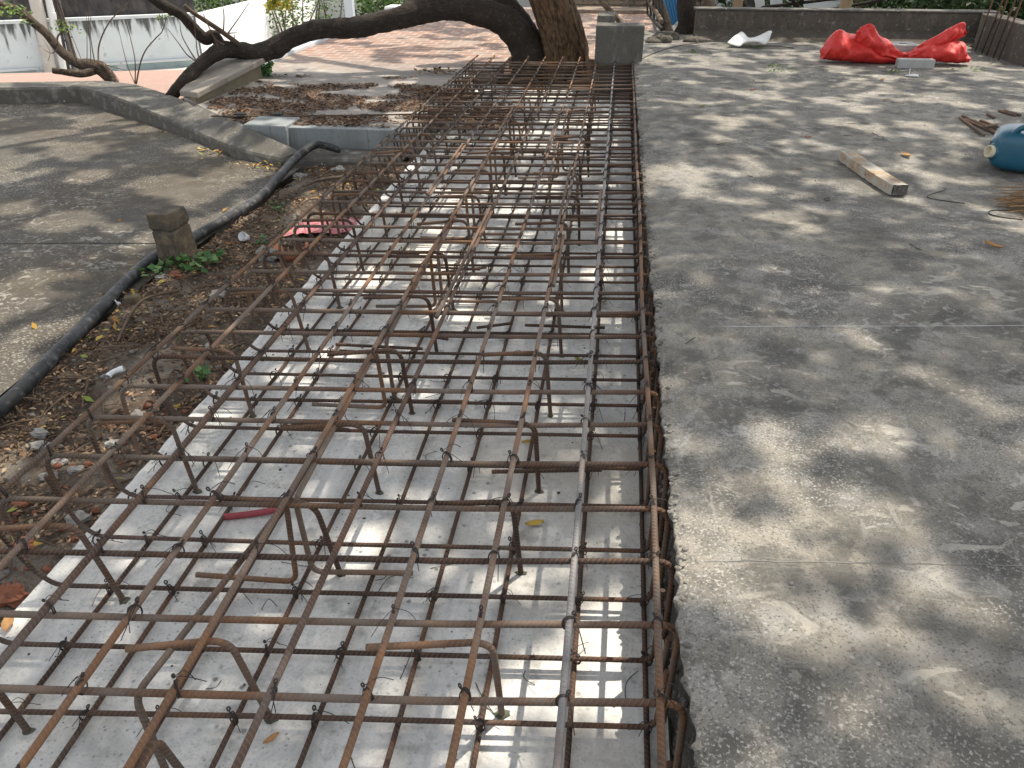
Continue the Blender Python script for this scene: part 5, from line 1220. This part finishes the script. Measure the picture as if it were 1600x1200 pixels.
p = at(208, 482, -.03); b = MB(); b.box((p.x - .03, p.y - .02, soilz(p.x, p.y) - .01), (p.x + .035, p.y + .03, soilz(p.x, p.y) + .03), rot=.4); tag(b.build('brick_piece', M['pier'], bevel=.006), 'brown broken brick piece beside the white cup shard', 'brick')
# clay pot, broken
p = at(457, 402, -.05); b = MB(); vs = []; fs = []; z0 = soilz(p.x, p.y)
for i in range(25):
    a = R(150 + 250 * i / 24); h = .085 * (.75 + .5 * noise.noise(V3((i * .35, 2, 1))))
    for r0, z in ((.07, -.01), (.088, .03), (.098, max(.035, h))): vs.append((p.x + r0 * math.cos(a), p.y + r0 * math.sin(a), z0 + z))
fs = [(3 * i + k, 3 * i + 3 + k, 3 * i + 4 + k, 3 * i + 1 + k) for i in range(24) for k in range(2)]; b.add(vs, fs); o = b.build('clay_pot', M['clay']); md = o.modifiers.new('s', 'SOLIDIFY'); md.thickness = .012
tag(o, 'broken orange clay pot behind the side bars of the cage', 'pot')
# pink wrapper
p = at(512, 356, -.03); b = MB(); vs = []; fs = []; nu, nv = 22, 14
for i in range(nu):
    for k in range(nv):
        u, v = i / (nu - 1) - .5, k / (nv - 1) - .5; x = p.x + u * .44 + .05 * v; y = p.y + v * .26 + .1 * u + .02 * noise.noise(V3((u * 9, v * 9, 2)))
        h = .05 * (1 - 2.6 * abs(u)) * (1 - 1.4 * abs(v)) + .03 * abs(noise.noise(V3((u * 8, v * 8, 1))))
        x = min(x, xe(y) + .03); vs.append((x, y, max(soilz(x, y), -.04) + .008 + max(h, 0)))
fs = [(i * nv + k, (i + 1) * nv + k, (i + 1) * nv + k + 1, i * nv + k + 1) for i in range(nu - 1) for k in range(nv - 1)]
b.add(vs, fs, smooth=False); tag(b.build('plastic_wrapper', M['pink']), 'crumpled pink plastic bag on the soil behind the side bars', 'bag')
# weeds
def weed(name, label, spots, rad, n, size):
    r0 = thing(name, label, 'weed', tuple(spots[0])); C = []; b = MB()
    for s in spots:
        for _ in range(n):
            q = s + V3((rng.normal(0, rad), rng.normal(0, rad * .8), .015 + .05 * rng.random())); C.append(q)
            b.tube([V3((s.x + (q.x - s.x) * .3, s.y + (q.y - s.y) * .3, s.z - .005)), q], .0013, 4)
    leafmesh('leaves', M['weed'], C, rng.uniform(size * .7, size * 1.25, len(C)), rng, tilt=.45, aspect=.95, parent=r0, fold=.06); b.build('stems', M['greenbit'], r0)
def sp_(x, y): p = at(x, y, -.03); p.z = soilz(p.x, p.y); return p
weed('weed', 'creeping green weed at the foot of the broken pier', [sp_(262, 425), sp_(280, 420), sp_(300, 417), sp_(322, 416), sp_(340, 410), sp_(255, 440), sp_(310, 425)], .04, 11, .046)
weed('weed', 'bright green sprout beside the edge of the pale base', [sp_(312, 588), sp_(310, 596)], .022, 14, .034)
weed('weed', 'tiny weed between the twigs and the clay pot', [sp_(412, 380)], .03, 9, .03)
weed('weed', 'small weed tuft among the twigs near the cup', [sp_(432, 322), sp_(440, 330)], .03, 8, .028)
# long stick
b = MB(); b.tube(spline([sp_(185, 540) + V3((0, 0, .015)), sp_(205, 500) + V3((0, 0, .025)), sp_(230, 478) + V3((0, 0, .025)), sp_(282, 461) + V3((0, 0, .015))], n=6), .006, 8, wob=.2); tag(b.build('stick', M['twig']), 'crooked brown stick lying on the soil between hose and cage', 'stick')
b = MB(); b.tube(spline([sp_(475, 292) + V3((0, 0, .03)), sp_(505, 284) + V3((0, 0, .04)), sp_(545, 281) + V3((0, 0, .03))], n=6), .012, 8, wob=.2); tag(b.build('stick', M['bark_pale']), 'thick pale stick near the far end of the soil strip', 'stick')

# litter on the dark floor along the curb
C = []
for (x, y, n, sx_, sy_) in ((150, 172, 26, .35, .05), (205, 182, 40, .3, .06), (140, 170, 20, .2, .04), (350, 240, 60, .18, .06), (420, 262, 50, .15, .06), (300, 215, 30, .3, .07), (245, 200, 26, .25, .06)):
    p = at(x, y, -.03)
    for _ in range(n): q = p + V3((rng.normal(0, sx_), rng.normal(0, sy_), 0)); C.append((q.x, q.y, -.022 + .02 * rng.random()))
C += [(x, y, -.02) for x, y in zip(rng.uniform(-6, -2.4, 60), rng.uniform(2, 7, 60))]
tag(leafmesh('floor_litter', M['yellowleaf'], C, rng.uniform(.02, .055, len(C)), rng, tilt=.4, fold=.1), 'yellow and green leaf bits along the curb of the dark floor', kind='stuff')
# leaf litter on the terrace
C = []; 
n = 22000; X = rng.uniform(-3.7, -.9, n); Y = rng.uniform(6.3, 8.6, n)
for x, y in zip(X, Y):
    f = nz(x, y * 2.2, 1.5, 60) + .5 * nz(x, y * 2.2, 4.5, 61)
    lim = .02 if y < 7.5 else .02 + (y - 7.5) * .5
    if f < lim - .22 or (x < -2.6 and y < np.interp(-x, [-q[0] for q in out[::-1]], [q[1] for q in out[::-1]]) + .02): continue
    C.append((x, y, ZT + .006 + .012 * rng.random()))
tag(leafmesh('terrace_litter', M['litter_dark'], C, rng.uniform(.02, .05, len(C)), rng, tilt=.25, aspect=.5, fold=.06), 'drifts of dry brown leaves on the near part of the terrace', kind='stuff')
C = [tuple(at(x, y, ZT + .03)) for x, y in zip(rng.normal(690, 14, 60), rng.normal(110, 2.2, 60))]
tag(leafmesh('leaf_scatter', M['litter'], C, rng.uniform(.04, .09, len(C)), rng, tilt=.5), 'dry brown leaf scatter on the terrace left of the far cage corner', kind='stuff')
# rod and two dark bricks on the terrace
b = MB(); b.tube([at(330, 181.5, ZT + .03), at(540, 180.5, ZT + .03), at(712, 177, ZT + .03)], .007, 8); tag(b.build('thin_rod', M['bark_pale']), 'thin rod lying across the leafy terrace', 'rod')
for x, lab in ((373, 'dark charred block under the left end of the thin rod'), (431, 'dark charred block under the thin rod, right of its twin')):
    p = at(x, 187, ZT); b = MB(); b.box((p.x - .05, p.y, ZT), (p.x + .045, p.y + .08, ZT + .045), rot=.1); tag(b.build('dark_block', M['dark'], bevel=.008), lab, 'block')
# dirt heap at the left end of the parapet
b = MB()
for k in range(16): b.blob((.70 + jj(.3), 10.5 + jj(.25), ZS + .01), (.10 + jj(.04), .08, .05 + jj(.02)), seed=k + 30, n=6, amp=.5)
tag(b.build('rubble_heap', M['mould_wall']), 'small heap of rubble at the left end of the parapet', 'rubble')

# ------------------------------------------------------------------ light
w = SC.world; w.use_nodes = True; nt = w.node_tree
sky = nt.nodes.new('ShaderNodeTexSky'); sky.sky_type = 'NISHITA'; sky.sun_disc = False
sd = SUN.normalized(); el = math.asin(sd.z); az = math.atan2(sd.x, sd.y)
sky.sun_elevation = el; sky.sun_rotation = az
sky.air_density = 1.0; sky.dust_density = 2.0
bg = nt.nodes['Background']; hs_ = nt.nodes.new('ShaderNodeHueSaturation'); hs_.inputs['Saturation'].default_value = .16; nt.links.new(sky.outputs[0], hs_.inputs['Color']); nt.links.new(hs_.outputs[0], bg.inputs[0]); bg.inputs[1].default_value = .15
sl = bpy.data.lights.new('sun', 'SUN'); sl.energy = 2.9; sl.angle = R(.5); sl.color = (1, .91, .77)
so = bpy.data.objects.new('sun', sl); COL.objects.link(so); so.location = (3, 3, 12)
so.rotation_euler = (-sd).to_track_quat('-Z', 'Y').to_euler()
vs_ = SC.view_settings; vs_.view_transform = 'Standard'; vs_.look = 'None'; vs_.exposure = 1.2; vs_.gamma = 1
vs_.use_curve_mapping = False
